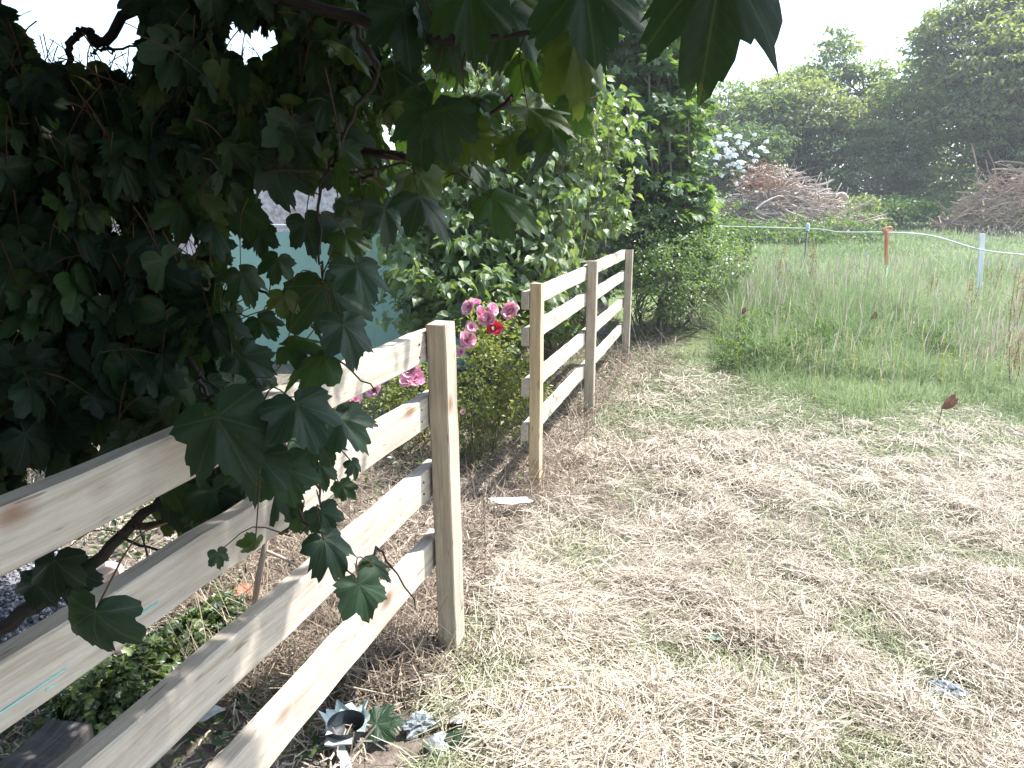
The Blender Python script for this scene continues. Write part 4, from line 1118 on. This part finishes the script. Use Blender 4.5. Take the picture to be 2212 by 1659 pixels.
# brown stalks under and behind the far fence, at the foot of the posts and shrubs
mb = MB()
x, y = pool(60000, 2.0, 10.5, -.55, .5)
sdv = side(x, y)
prob = .6 * np.exp(-((sdv - .10) / .24) ** 2) * (y > 3.4) + .55 * ((sdv < 0) & (sdv > -1.3)) + .5 * ((sdv > 0) & (sdv < .5) & (y > 6.3)) + .9 * (((x + .42) ** 2 + (y - 2.22) ** 2) < .05)
k = rs.rand(len(x)) < prob * (.35 + .9 * vnoise(x, y, .4, 51))
x, y = x[k], y[k]; n = len(x)
litter(mb, x, y, .005 + rs.rand(n) * .05, rs.uniform(.07, .32, n), rs.uniform(.0018, .0038, n) * np.clip(y / 3.5, 1, 2), rs.rand(n), lift=.13)
for c_, R_, n_ in ((pc, .07, 170), (f1 + FN * .03, .08, 120), (f2 + FN * .03, .08, 120), (f3 + FN * .03, .09, 120)):
    a_ = rs.rand(n_) * 6.28; q_ = R_ + np.abs(rs.randn(n_)) * .035
    xx = c_[0] + np.cos(a_) * q_; yy = c_[1] + np.sin(a_) * q_
    blades(mb, xx, yy, th(xx, yy), rs.uniform(.03, .11, n_), rs.uniform(.002, .004, n_), rs.rand(n_) * 1.2, rs.rand(n_), k=3)
mb.build('dry_stalks', M['soil_twig'], kind='stuff', label='tangle of brown dry stalks lying along the foot of the far fence', cat='dead stalks')

# garden side ground cover
mb = MB()
x = rs.uniform(-3.6, 1.2, 60000); y = rs.uniform(1.2, 6.6, 60000)
sdv = side(x, y)
gp = vnoise(x, y, .28, 61) * .6 + vnoise(x, y, .9, 62) * .4
k = (sdv < -.05) & (sdv > -2.6) & (rs.rand(len(x)) < np.clip((gp - .40) * 2.4, 0, 1) * (.45 + .55 * (y > 2.5)) * (1 - .93 * inpoly(x, y, GPOLY)))
x, y = x[k], y[k]; n = len(x)
P = np.stack([x, y, th(x, y) + .02 + rs.rand(n) ** 1.5 * .16 * np.clip(y - 2.3, .25, 1.2)], -1)
scatter(mb, OVAL, P, basis(norm(np.stack([rs.randn(n), rs.randn(n), rs.randn(n) * .3 - .1], -1)), norm(np.stack([rs.randn(n) * .5, rs.randn(n) * .5, np.ones(n)], -1))), rs.uniform(.018, .05, n))
mb.build('ground_cover', M['ivy'], kind='stuff', label='low green weeds covering the garden side behind the fences', cat='weeds')
mb = MB()
n = 60000
x = rs.uniform(-3.2, 1.2, n); y = rs.uniform(1.15, 6.0, n); sdv = side(x, y)
k = (sdv < 0) & (rs.rand(n) < .25 + .75 * (vnoise(x, y, .5, 63) > .38)) & ~inpoly(x, y, GPOLY); x, y = x[k], y[k]; n = len(x)
litter(mb, x, y, .004 + rs.rand(n) * .02, rs.uniform(.02, .10, n), rs.uniform(.002, .006, n), rs.rand(n) * .85, lift=.06, k=3)
mb.build('chipped_mulch', M['straw'], kind='stuff', label='pale wood chips and straw litter on the garden side of the fence', cat='mulch')
# ivy mound between the lower rails
mb = MB()
n = 5200
c0, c1 = gpt(190, 1530, .06), gpt(500, 1330, .06)
t = rs.rand(n); q = c0[None] * (1 - t[:, None]) + c1[None] * t[:, None] + rs.randn(n, 3) * np.array([.09, .09, .0])
q[:, 2] = rs.rand(n) * .15 * np.exp(-((q[:, :2] - (c0[None, :2] * (1 - t[:, None]) + c1[None, :2] * t[:, None])) ** 2).sum(1) / .015) + .02
scatter(mb, IVY, q, basis(norm(np.stack([rs.randn(n), rs.randn(n), rs.randn(n) * .4 - .3], -1)), norm(np.stack([rs.randn(n) * .6, rs.randn(n) * .6 - .3, np.ones(n)], -1))), rs.uniform(.014, .034, n))
mb.build('ivy', M['ivy'], kind='stuff', label='trailing ivy mound seen between the lower rails of the near fence', cat='ivy')

# ------------------------------------------------------------------ roses
def rosebush(label, base, blobs, nclump, seed):
    t = thing('rose_bush', base, label, 'rose bush')
    fb = MB(); sb = MB()
    C = crown(blobs, nclump, 11, .10, .033, OVAL, fb, droop=.3, flat=.9, hollow=.15, up=.6, seed=seed)
    limbs(sb, base, C, .006, ntr=10, seed=seed, frac=.35, spread=.12, sides=5)
    sb.build('stems', M['gtwig'], t, smooth=True); fb.build('foliage', M['rose'], t)
    return t
def bloom(t, X, Y, d, r, mat='pink', seed=0, stem_to=None):
    c = at(X, Y, d); rr = np.random.RandomState(seed)
    mb = MB()
    T = (np.array([(0, 0, 0), (-.45, .4, .18), (-.5, .85, .1), (0, 1.05, -.05), (.5, .85, .1), (.45, .4, .18), (0, .6, -.05)], float), np.array([(6, i, (i + 1)) for i in range(5)] + [(6, 5, 0)]), np.zeros((7, 2)))
    P = []; A = []; Nn = []; Sz = []
    face = norm(np.array([rr.randn() * .5, -1 + rr.randn() * .3, .7]))
    e1 = norm(np.cross(face, Z)); e2 = np.cross(face, e1)
    for ring, (m_, out, s) in enumerate(((5, .25, .45), (7, .65, .7), (9, 1.3, 1.0), (9, 2.2, 1.05))):
        for i in range(m_):
            a = i * 2 * pi / m_ + ring * .6 + rr.randn() * .15
            rad = e1 * cos(a) + e2 * sin(a)
            P.append(c + rad * r * .08 * ring); A.append(norm(rad * out + face + rr.randn(3) * .15)); Nn.append(norm(-rad + face * out * .6)); Sz.append(r * s * rr.uniform(.85, 1.15))
    scatter(mb, T, np.array(P), basis(np.array(A), np.array(Nn)), np.array(Sz), np.clip(rr.rand(len(P)) * .6 + np.array([.0] * 5 + [.1] * 7 + [.3] * 9 + [.4] * 9), 0, 1))
    f = mb.build('rose_flower', M[mat], t, smooth=True, **({'label': 'deep crimson rose lower in the cluster'} if mat == 'red' else {}))
    mb = MB(); e = c + np.array([rr.randn() * .05, .05, -.28])
    tube(mb, smooth_path([c, (c + e) / 2 + rr.randn(3) * .02, e], 3), .0022, 4, cap=False)
    mb.build('stem', M['gtwig'], f, smooth=True)
b1 = gpt(1040, 1010)
rb = rosebush('rose bush with clustered pink and crimson blooms in the gap between the two fences', b1,
              [((b1[0] + .02, b1[1] + .15, .38), (.36, .3, .38)), ((b1[0] + .05, b1[1] + .22, .72), (.28, .24, .24)), ((b1[0] - .22, b1[1] + .1, .25), (.25, .25, .22)), ((b1[0] + .25, b1[1] + .35, .35), (.22, .25, .3))], 330, 5)
for i, (X, Y, r_, mt) in enumerate(((1016, 665, .042, 'pink'), (1036, 678, .040, 'pink'), (1062, 670, .036, 'pink'), (1104, 674, .045, 'pink'), (1052, 690, .042, 'pink'), (1068, 710, .040, 'red'), (1006, 734, .052, 'pink'), (1018, 708, .03, 'pink'), (996, 762, .026, 'pink'), (1028, 656, .03, 'pink'), (1000, 890, .014, 'pink'))):
    bloom(rb, X, Y, 4.15 + rs.rand() * .1, r_ * .98, mt, 100 + i)
b2 = gpt(850, 985)
rb2 = rosebush('straggly rose bush with a few pink flowers between near fence and green wall', b2,
               [((b2[0], b2[1] + .1, .25), (.45, .3, .28)), ((b2[0] + .1, b2[1] + .15, .5), (.25, .2, .2))], 150, 8)
for i, (X, Y, r_) in enumerate(((885, 800, .05), (895, 818, .05), (880, 822, .04), (810, 843, .042), (768, 864, .038), (752, 868, .026), (608, 968, .04))):
    bloom(rb2, X, Y, 4.0 + rs.rand() * .1, r_, 'pink', 130 + i)

# ------------------------------------------------------------------ electric fence in the meadow
def epost(name, X, Ytop, d, r, mat, label, cat, top=None, lean=0.0, htop=None, flat=False):
    c = at(X, Ytop, d); g = np.array([c[0] - lean, c[1], float(th(c[0], c[1]))])
    t = thing(name, g, label, cat, None)
    return t, c, g
t, c, g = epost('fence_stake', 2122, 505, 8.9, .02, None, 'white plastic electric-fence stake standing in the long grass at right', 'fence stake', lean=-.12)
mb = MB(); beam(mb, g - Z * .1, c, .068, .022, side_v=RX, ch=.004, seed=1, wob=0.0, seg=6); mb.build('shaft', M['white_plastic'], t)
mb = MB()
for z in (.25, .5, .75):
    q = c + (g - c) * z; beam(mb, q - RX * .034, q + RX * .034, .012, .018, side_v=np.array([0, 1., 0]), ch=.002, seed=1, wob=0, seg=1)
mb.build('wire_lug', M['white_plastic'], t, kind='stuff'); cw = c
t, c, g = epost('fence_stake', 1916, 494, 9.9, .02, None, 'slim pale stake with an orange-red top insulator in the long grass', 'fence stake', lean=-.13)
mb = MB(); tube(mb, [g - Z * .1, c + (g - c) * .4], .013, 8); mb.build('shaft', M['pale_plastic'], t, smooth=True)
mb = MB(); beam(mb, c + (g - c) * .4, c - Z * .02, .048, .035, side_v=RX, ch=.006, seed=1, wob=.0, seg=4)
tube(mb, smooth_path([c - Z * .07 - RX * .02, c - Z * .02 - RX * .05, c + Z * .01, c + RX * .045 + Z * .02, c + RX * .07], 4), .014, 7)
tube(mb, smooth_path([c - Z * .09, c - Z * .07 + RX * .06, c - Z * .02 + RX * .06], 4), .009, 6)
mb.build('insulator', M['orange_plastic'], t, smooth=True); co = c - Z * .05
t, c, g = epost('fence_stake', 1745, 488, 14.5, .02, None, 'short dark stake with a pale cap at the far end of the fence tape', 'fence stake')
mb = MB(); tube(mb, [g - Z * .1, c - Z * .06], .016, 8); mb.build('shaft', M['dark_plastic'], t, smooth=True)
mb = MB(); tube(mb, [c - Z * .10, c - Z * .04, c + Z * .03, c + Z * .06], [.03, .045, .04, .02], 8); mb.build('cap', M['pale_plastic'], t, smooth=True); cd = c - Z * .05
mb = MB()
line = [at(1480, 487, 15.5), cd, (cd + co) / 2 - Z * .03, co, (co + cw) / 2 - Z * .035, at(2122, 540, 8.85), at(2260, 556, 8.3), at(2500, 590, 7.6)]
P = smooth_path(line, 8)
Cc = P[None]; Wd = np.broadcast_to(Z * .011, P.shape)[None]
tube(mb, P, .009, 6)
mb.build('fence_tape', M['white_plastic'], loc=co, label='thin white electric-fence tape strung between the stakes across the meadow', cat='fence tape')
t, c, g = epost('wooden_stake', 1858, 440, 22.3, .02, None, 'short weathered grey stake right of the pale brush pile', 'stake')
mb = MB(); tube(mb, smooth_path([g - Z * .1, (c + g) / 2 + RX * .02, c], 3), np.linspace(.05, .035, 7), 7); mb.build('shaft', M['deadwood'], t, smooth=True)

# ------------------------------------------------------------------ dock plants in the meadow
def dock(X, Y, d, h, label, n=240):
    c = at(X, Y, d); z0 = float(th(c[0], c[1])); b = np.array([c[0], c[1], z0])
    t = thing('dock_plant', b, label, 'dock plant', 'seeding dock plants in the meadow')
    sb = MB(); fb = MB()
    for s in range(3):
        top = b + np.array([rs.randn() * .05, rs.randn() * .05, h * rs.uniform(.8, 1)])
        P = smooth_path([b, (b + top) / 2 + rs.randn(3) * .02, top], 4)
        tube(sb, P, np.linspace(.005, .002, len(P)), 4, rnd=.3, cap=False)
        m_ = n // 3; q = .42 + .58 * rs.rand(m_)
        pp = b + (top - b) * q[:, None] + rs.randn(m_, 3) * np.array([.045, .045, .012]) * (1.35 - q[:, None])
        scatter(fb, OVAL, pp, basis(rs.randn(m_, 3), rs.randn(m_, 3)), rs.uniform(.012, .026, m_) * max(1, d / 9))
    fb.build('foliage', M['dock'], t)  # loose seeds of the rusty spikes, not leaves
    sb.build('stems', M['dock'], t, smooth=True)
dl = ['rusty dock spike in front of the brush pile, left of the others', 'rust-brown dock spike in the meadow below the flowering elder bush', 'dock spike with pale brown seeds below the right half of the brush pile', 'brown dock plant directly in front of the white stake',
      'tall brown dock plant at the extreme right edge of the meadow', 'greenish brown dock plant below the orange-topped stake', 'dock spike standing between the pale brush pile and the orange-topped stake', 'low rusty dock at the right edge above the cut hay',
      'rusty dock spike right of the orange-topped stake, before the white one', 'tall brown dock just right of the white stake', 'pale brown dock spike near the shrubs at the left of the meadow', 'short rusty dock spike in the middle of the meadow, below the dark stake']
for i, (X, Y, d, h) in enumerate(((1600, 540, 12.5, .95), (1565, 560, 11.5, .85), (1690, 545, 12, .9), (2106, 585, 8.2, .75), (2204, 600, 7.6, 1.0), (1880, 640, 8.5, .55), (1760, 540, 11.5, .95), (2190, 820, 6.0, .55), (2020, 570, 9.5, .8), (2160, 560, 9.3, .85), (1530, 590, 10, .8), (1770, 620, 8.8, .6))):
    dock(X, Y, d, h, dl[i])
# reddish dock leaves
T_big = (np.array([(0, 0, 0), (-.18, .2, .04), (-.25, .5, .06), (-.15, .85, .02), (0, 1.05, -.1), (.15, .85, .02), (.25, .5, .06), (.18, .2, .04), (0, .5, -.02)], float), np.array([(8, i, i + 1) for i in range(7)] + [(8, 7, 0)]), np.zeros((9, 2)))
for X, Y, d, s, lab, nn in ((2035, 884, 5.0, .17, 'broad reddish dock leaf at the edge of the long grass on the right', 2), (1598, 680, 7.6, .12, 'small red-brown dock leaf in the meadow right of the end post shrubs', 2), (1880, 690, 7.4, .12, 'faded reddish leaf in the meadow beneath the orange-topped stake', 2)):
    c = at(X, Y, d); mb = MB()
    P = np.array([c + np.array([0.02 * i, .01, 0]) for i in range(nn)])
    A = np.array([norm([.7 - .5 * i, -.15, .55]) for i in range(nn)]); Nn = np.array([norm([-.3, -1, .45])] * nn)
    scatter(mb, T_big, P, basis(A, Nn), np.full(nn, s * .72), np.linspace(.05, .25, nn))
    gz = float(th(c[0], c[1])); tube(mb, [c, (c[0] - .01, c[1] + .02, gz - .02)], .003, 5, rnd=.1)
    mb.build('dock_leaf', M['dockleaf'], loc=c, label=lab, cat='leaf')

# ------------------------------------------------------------------ small things on the ground
def rock(name, X, Y, r, mat, label, cat, sc=(1, .8, .6), seed=0, z=0.0, subdiv=2, rough=.18, ridg=0.0):
    import bmesh
    bm = bmesh.new(); bmesh.ops.create_icosphere(bm, subdivisions=subdiv, radius=1.0)
    rr = np.random.RandomState(seed)
    V = np.array([v.co[:] for v in bm.verts]); Fc = np.array([[v.index for v in f.verts] for f in bm.faces]); bm.free()
    rg = np.zeros(len(V))
    for f_ in (2.0, 3.7, 6.5):
        for _ in range(3):
            dv = norm(rr.randn(3)); rg += (1 - 2 * np.abs(np.sin(V @ dv * f_ + rr.rand() * 6))) / f_
    V = V * (1 + rough * rr.randn(len(V), 1) + ridg * rg[:, None]) * np.array(sc) * r
    a = rr.rand() * 3; V[:, :2] = V[:, :2] @ np.array([[cos(a), -sin(a)], [sin(a), cos(a)]])
    c = gpt(X, Y, z); c[2] = float(th(c[0], c[1])) + r * sc[2] * .7
    mb = MB(); mb.add(V + c, Fc)
    return mb.build(name, mat, loc=c, label=label, cat=cat)
def crumple(name, X, Y, size, mat, label, cat, seed=0, amp=.35, n=16, asp=1.0, lift=.02, parent=None, holes=None):
    """crumpled sheet with torn outline"""
    rr = np.random.RandomState(seed)
    c = gpt(X, Y); c[2] = float(th(c[0], c[1])) + lift
    th_ = np.arange(n) * 2 * pi / n
    edge = 1 + .22 * rr.randn(n)
    V = [(0, 0, .35 * amp)]
    for q in (.33, .66, 1.0):
        for i in range(n):
            R = q * (1 + (edge[i] - 1) * q)
            V.append((cos(th_[i]) * R, sin(th_[i]) * R * asp, amp * rr.uniform(-.35, .75) * (1.1 - q * .6)))
    V = np.array(V) * size; V[:, 2] = np.maximum(V[:, 2], -.01) + .025
    Fc = [(0, 1 + i, 1 + (i + 1) % n) for i in range(n)]
    mb = MB(); 
    for k in range(2):
        b = 1 + k * n
        for i in range(n):
            j = (i + 1) % n
            Fc += [(b + i, b + n + i, b + n + j), (b + i, b + n + j, b + j)]
    mb.add(V + c, np.array(Fc))
    o = mb.build(name, mat, parent, loc=None if parent else c, **({} if parent else dict(label=label, cat=cat)))
    return o
m, nt, out = newmat('translucent_plastic_film')
tc = N(nt, 'ShaderNodeTexCoord')
nz = noise(nt, tc.outputs['Object'], 30, 5, .7)
col = ramp(nt, nz, [(0.35, (0.10, 0.115, 0.12)), (0.52, (0.22, 0.25, 0.26)), (0.68, (0.48, 0.51, 0.51))])
p_ = N(nt, 'ShaderNodeBsdfPrincipled', inp={'Roughness': 0.25, 'Specular IOR Level': 0.6}); nt.links.new(col, p_.inputs['Base Color'])
nt.links.new(p_.outputs[0], out.inputs[0]); M['film'] = m

rock('plastic_wrapper', 2045, 1515, .075, M['film'], 'crumpled bluish grey plastic wrapper on the hay at bottom right', 'wrapper', (1, .82, .5), 3, subdiv=4, rough=.05, ridg=.22)
crumple('plastic_scrap', 1540, 1400, .032, plain('green_scrap', [(.3, (.12, .22, .17)), (.7, (.26, .38, .30))], 30), 'small green plastic scrap lying on the hay', 'scrap', 4, .4, 12)
crumple('paper_sheet', 1105, 1116, .105, M['paper'], 'white torn sheet of paper on the ground in the fence gap', 'paper', 5, .10, 12, .42, .055)
rock('plastic_bag', 905, 1575, .062, M['film'], 'crumpled grey and white plastic bag lying below the near post', 'plastic bag', (1, .75, .5), 6, subdiv=4, rough=.06, ridg=.35)
rock('plastic_bag', 950, 1628, .055, M['film'], 'round glossy grey plastic pouch beside the crumpled bag, nearest the camera', 'plastic bag', (1, .85, .55), 7, subdiv=4, rough=.02, ridg=.15)
# pale maple leaf on the ground and a pale leaf between rails
def flatleaf(name, X, Y, s, mat, label, T, ang, tilt=.3, z=.05):
    c = gpt(X, Y); c[2] = float(th(c[0], c[1])) + z
    mb = MB(); ax_ = np.array([[cos(ang), sin(ang), .1]]); nn = np.array([[tilt, -tilt, 1.0]])
    scatter(mb, T, c[None], basis(ax_, nn), np.array([s]), np.array([.5]))
    return mb.build(name, mat, loc=c, label=label, cat='leaf', smooth=False)
flatleaf('dead_leaf', 1000, 1580, .045, M['pale_leaf'], 'pale silvery curled leaf lying right of the plastic bags', MAPLES[4], 2.2)
flatleaf('dead_leaf', 430, 1575, .075, M['pale_leaf'], 'pale grey heart-shaped leaf on bare earth between the two lowest rails', HEART, .35)
flatleaf('fallen_leaf', 985, 1615, .06, M['syc'], 'dull green fallen leaf next to the pale curled leaf', MAPLES[1], -.8)
flatleaf('fallen_leaf', 815, 1595, .085, M['syc'], 'green lobed leaf lying between the broken pot and the plastic bags', MAPLES[0], .2)
# broken flower pot: dark bowl, pale torn rim and a pale handle strip
c = gpt(750, 1600); bp_ = thing('broken_pot', c, 'broken dark plastic pot with a jagged pale rim under the lowest rail', 'pot')
mb = MB(); n = 24; prof = [(.002, -.005), (.035, -.004), (.05, .01), (.055, .045)]
V = []
for R, h in prof:
    for i in range(n):
        a = i * 2 * pi / n; V.append(c + np.array([cos(a) * R * 1.0, sin(a) * R * 1.0, h + .02]))
Fc = []
for k in range(3):
    for i in range(n):
        j = (i + 1) % n; Fc.append((k * n + i, k * n + j, (k + 1) * n + j, (k + 1) * n + i))
mb.add(np.array(V), np.array(Fc)); mb.build('bowl', M['dark_plastic'], bp_, smooth=True)
mb = MB(); V = []; rr = np.random.RandomState(3)
for R, h in ((.055, .045), (.072, .062)):
    for i in range(n - 4):
        a = (i - 3) * 2 * pi / n; q = 1 + (.16 * rr.randn() if R > .06 else 0)
        V.append(c + np.array([cos(a) * R * q, sin(a) * R * q, h + .02 + (.012 * rr.randn() if R > .06 else 0)]))
m_ = n - 4
mb.add(np.array(V), np.array([(i, i + 1, m_ + i + 1, m_ + i) for i in range(m_ - 1)]))
mb.build('rim', plain('pale_green_plastic', [(.3, (.30, .38, .36)), (.7, (.55, .62, .60))], 20, .4), bp_)
mb = MB(); g0 = c + np.array([-.01, -.05, .035]); g1 = gpt(757, 1690) + Z * .02
beam(mb, g0, g1, .028, .004, side_v=RX, seed=3, seg=6, ch=.001, wob=.002); beam(mb, c + np.array([-.05, -.052, .04]), c + np.array([.03, -.055, .045]), .03, .008, side_v=np.array([0, 1., 0]), ch=.002, seed=4, seg=3)
mb.build('strap', M['pale_leaf'], bp_)

rock('stone', 235, 1268, .07, M['stone'], 'pale pinkish angular stone seen between the top two rails', 'stone', (1, .7, .8), 3)
rock('stone', 1845, 1468, .028, M['dark_stone'], 'grey flat clod lying on the hay right of centre', 'clod', (1, .7, .4), 5)
rock('stone', 1420, 1020, .05, M['stone'], 'small pale stone half hidden in the hay beyond the fence gap', 'stone', (1, .6, .4), 8)
rock('stone', 1450, 1330, .022, plain('red_brown_cone', [(.3, (.20, .07, .04)), (.7, (.36, .16, .10))], 60), 'small red-brown cone on the hay in front of the gap', 'cone', (1.3, .7, .7), 11, rough=.3)
cb = gpt(525, 1305); cb[2] = .035
mb = MB(); beam(mb, cb - FD * .05 + RX * .0, cb + FD * .05, .075, .055, side_v=FN, ch=.006, seed=7, wob=.002, seg=4)
mb.build('brick', M['brick'], loc=cb, label='broken piece of red brick on the chippings behind the third rail', cat='brick')
# slate piece and bare stems behind the rails
c = gpt(665, 1130); mb = MB(); beam(mb, c + Z * .0, c + Z * .16 + FD * .03, .08, .012, side_v=RX, ch=.003, seed=8, seg=3)
mb.build('slate', plain('grey_slate', [(.3, (.16, .18, .21)), (.7, (.30, .33, .37))], 15), loc=c, label='upright grey slate piece behind the second rail', cat='slate')
mb = MB(); P = smooth_path([gpt(545, 1335), at(560, 1240, 2.35), at(575, 1160, 2.3), at(560, 1120, 2.25)], 4); tube(mb, P, np.linspace(.012, .008, len(P)), 7)
P = smooth_path([at(575, 1190, 2.3), at(620, 1210, 2.3), at(660, 1235, 2.3)], 3); tube(mb, P, np.linspace(.006, .004, len(P)), 5)
mb.build('dry_branch', M['deadwood'], loc=gpt(545, 1335), smooth=True, label='crooked bare grey stem standing behind the third rail', cat='stem')
mb = MB(); b = gpt(790, 1350); P = smooth_path([b, b + np.array([-.06, .03, .10]), b + np.array([-.13, .06, .16])], 4); tube(mb, P, np.linspace(.016, .010, len(P)), 8)
mb.build('cut_stump', M['bark2'], loc=b, smooth=True, label='short cut stem leaning behind the lowest rail', cat='stump')
# earth clods at the foot of the near post
mb = MB(); rr = np.random.RandomState(4); n = 1500
q = np.stack([-.42 + rr.randn(n) * .11, 2.2 + rr.randn(n) * .07, np.zeros(n)], -1); q[:, 2] = th(q[:, 0], q[:, 1]) + .01 + .03 * rr.rand(n)
ico = np.array([(0, 0, .8), (.9, 0, .1), (.3, .8, 0), (-.7, .5, .1), (-.7, -.5, 0), (.3, -.8, .1)]); fc = np.array([(0, 1, 2), (0, 2, 3), (0, 3, 4), (0, 4, 5), (0, 5, 1)])
scatter(mb, (ico, fc, np.zeros((6, 2))), q, basis(rr.randn(n, 3), rr.randn(n, 3)), rr.uniform(.004, .015, n))
mb.build('loose_earth', M['dark_stone'], kind='stuff', label='crumbly dark earth heaped at the foot of the near post', cat='earth')

# thin volume added to wash out the far field like lens veil
m, nt, out = newmat('veil_haze')
pv = N(nt, 'ShaderNodeVolumePrincipled'); pv.inputs['Color'].default_value = (.92, .96, 1, 1); pv.inputs['Density'].default_value = 0.0019
pv.inputs['Anisotropy'].default_value = 0.3
nt.links.new(pv.outputs[0], out.inputs['Volume'])
hb = MB(); x0, x1, y0, y1, z0, z1 = -310, 310, -210, 510, -1.2, 14
hb.add(np.array([(x0, y0, z0), (x1, y0, z0), (x1, y1, z0), (x0, y1, z0), (x0, y0, z1), (x1, y0, z1), (x1, y1, z1), (x0, y1, z1)]), np.array([(0, 3, 2, 1), (4, 5, 6, 7), (0, 1, 5, 4), (1, 2, 6, 5), (2, 3, 7, 6), (3, 0, 4, 7)]))
hb.build('haze', m, kind='stuff', label='pale summer haze hanging over the field and the far hedge', cat='haze')

for o in _emp:
    if '_w' in o: del o['_w']
print('verts', sum(len(m.vertices) for m in bpy.data.meshes))
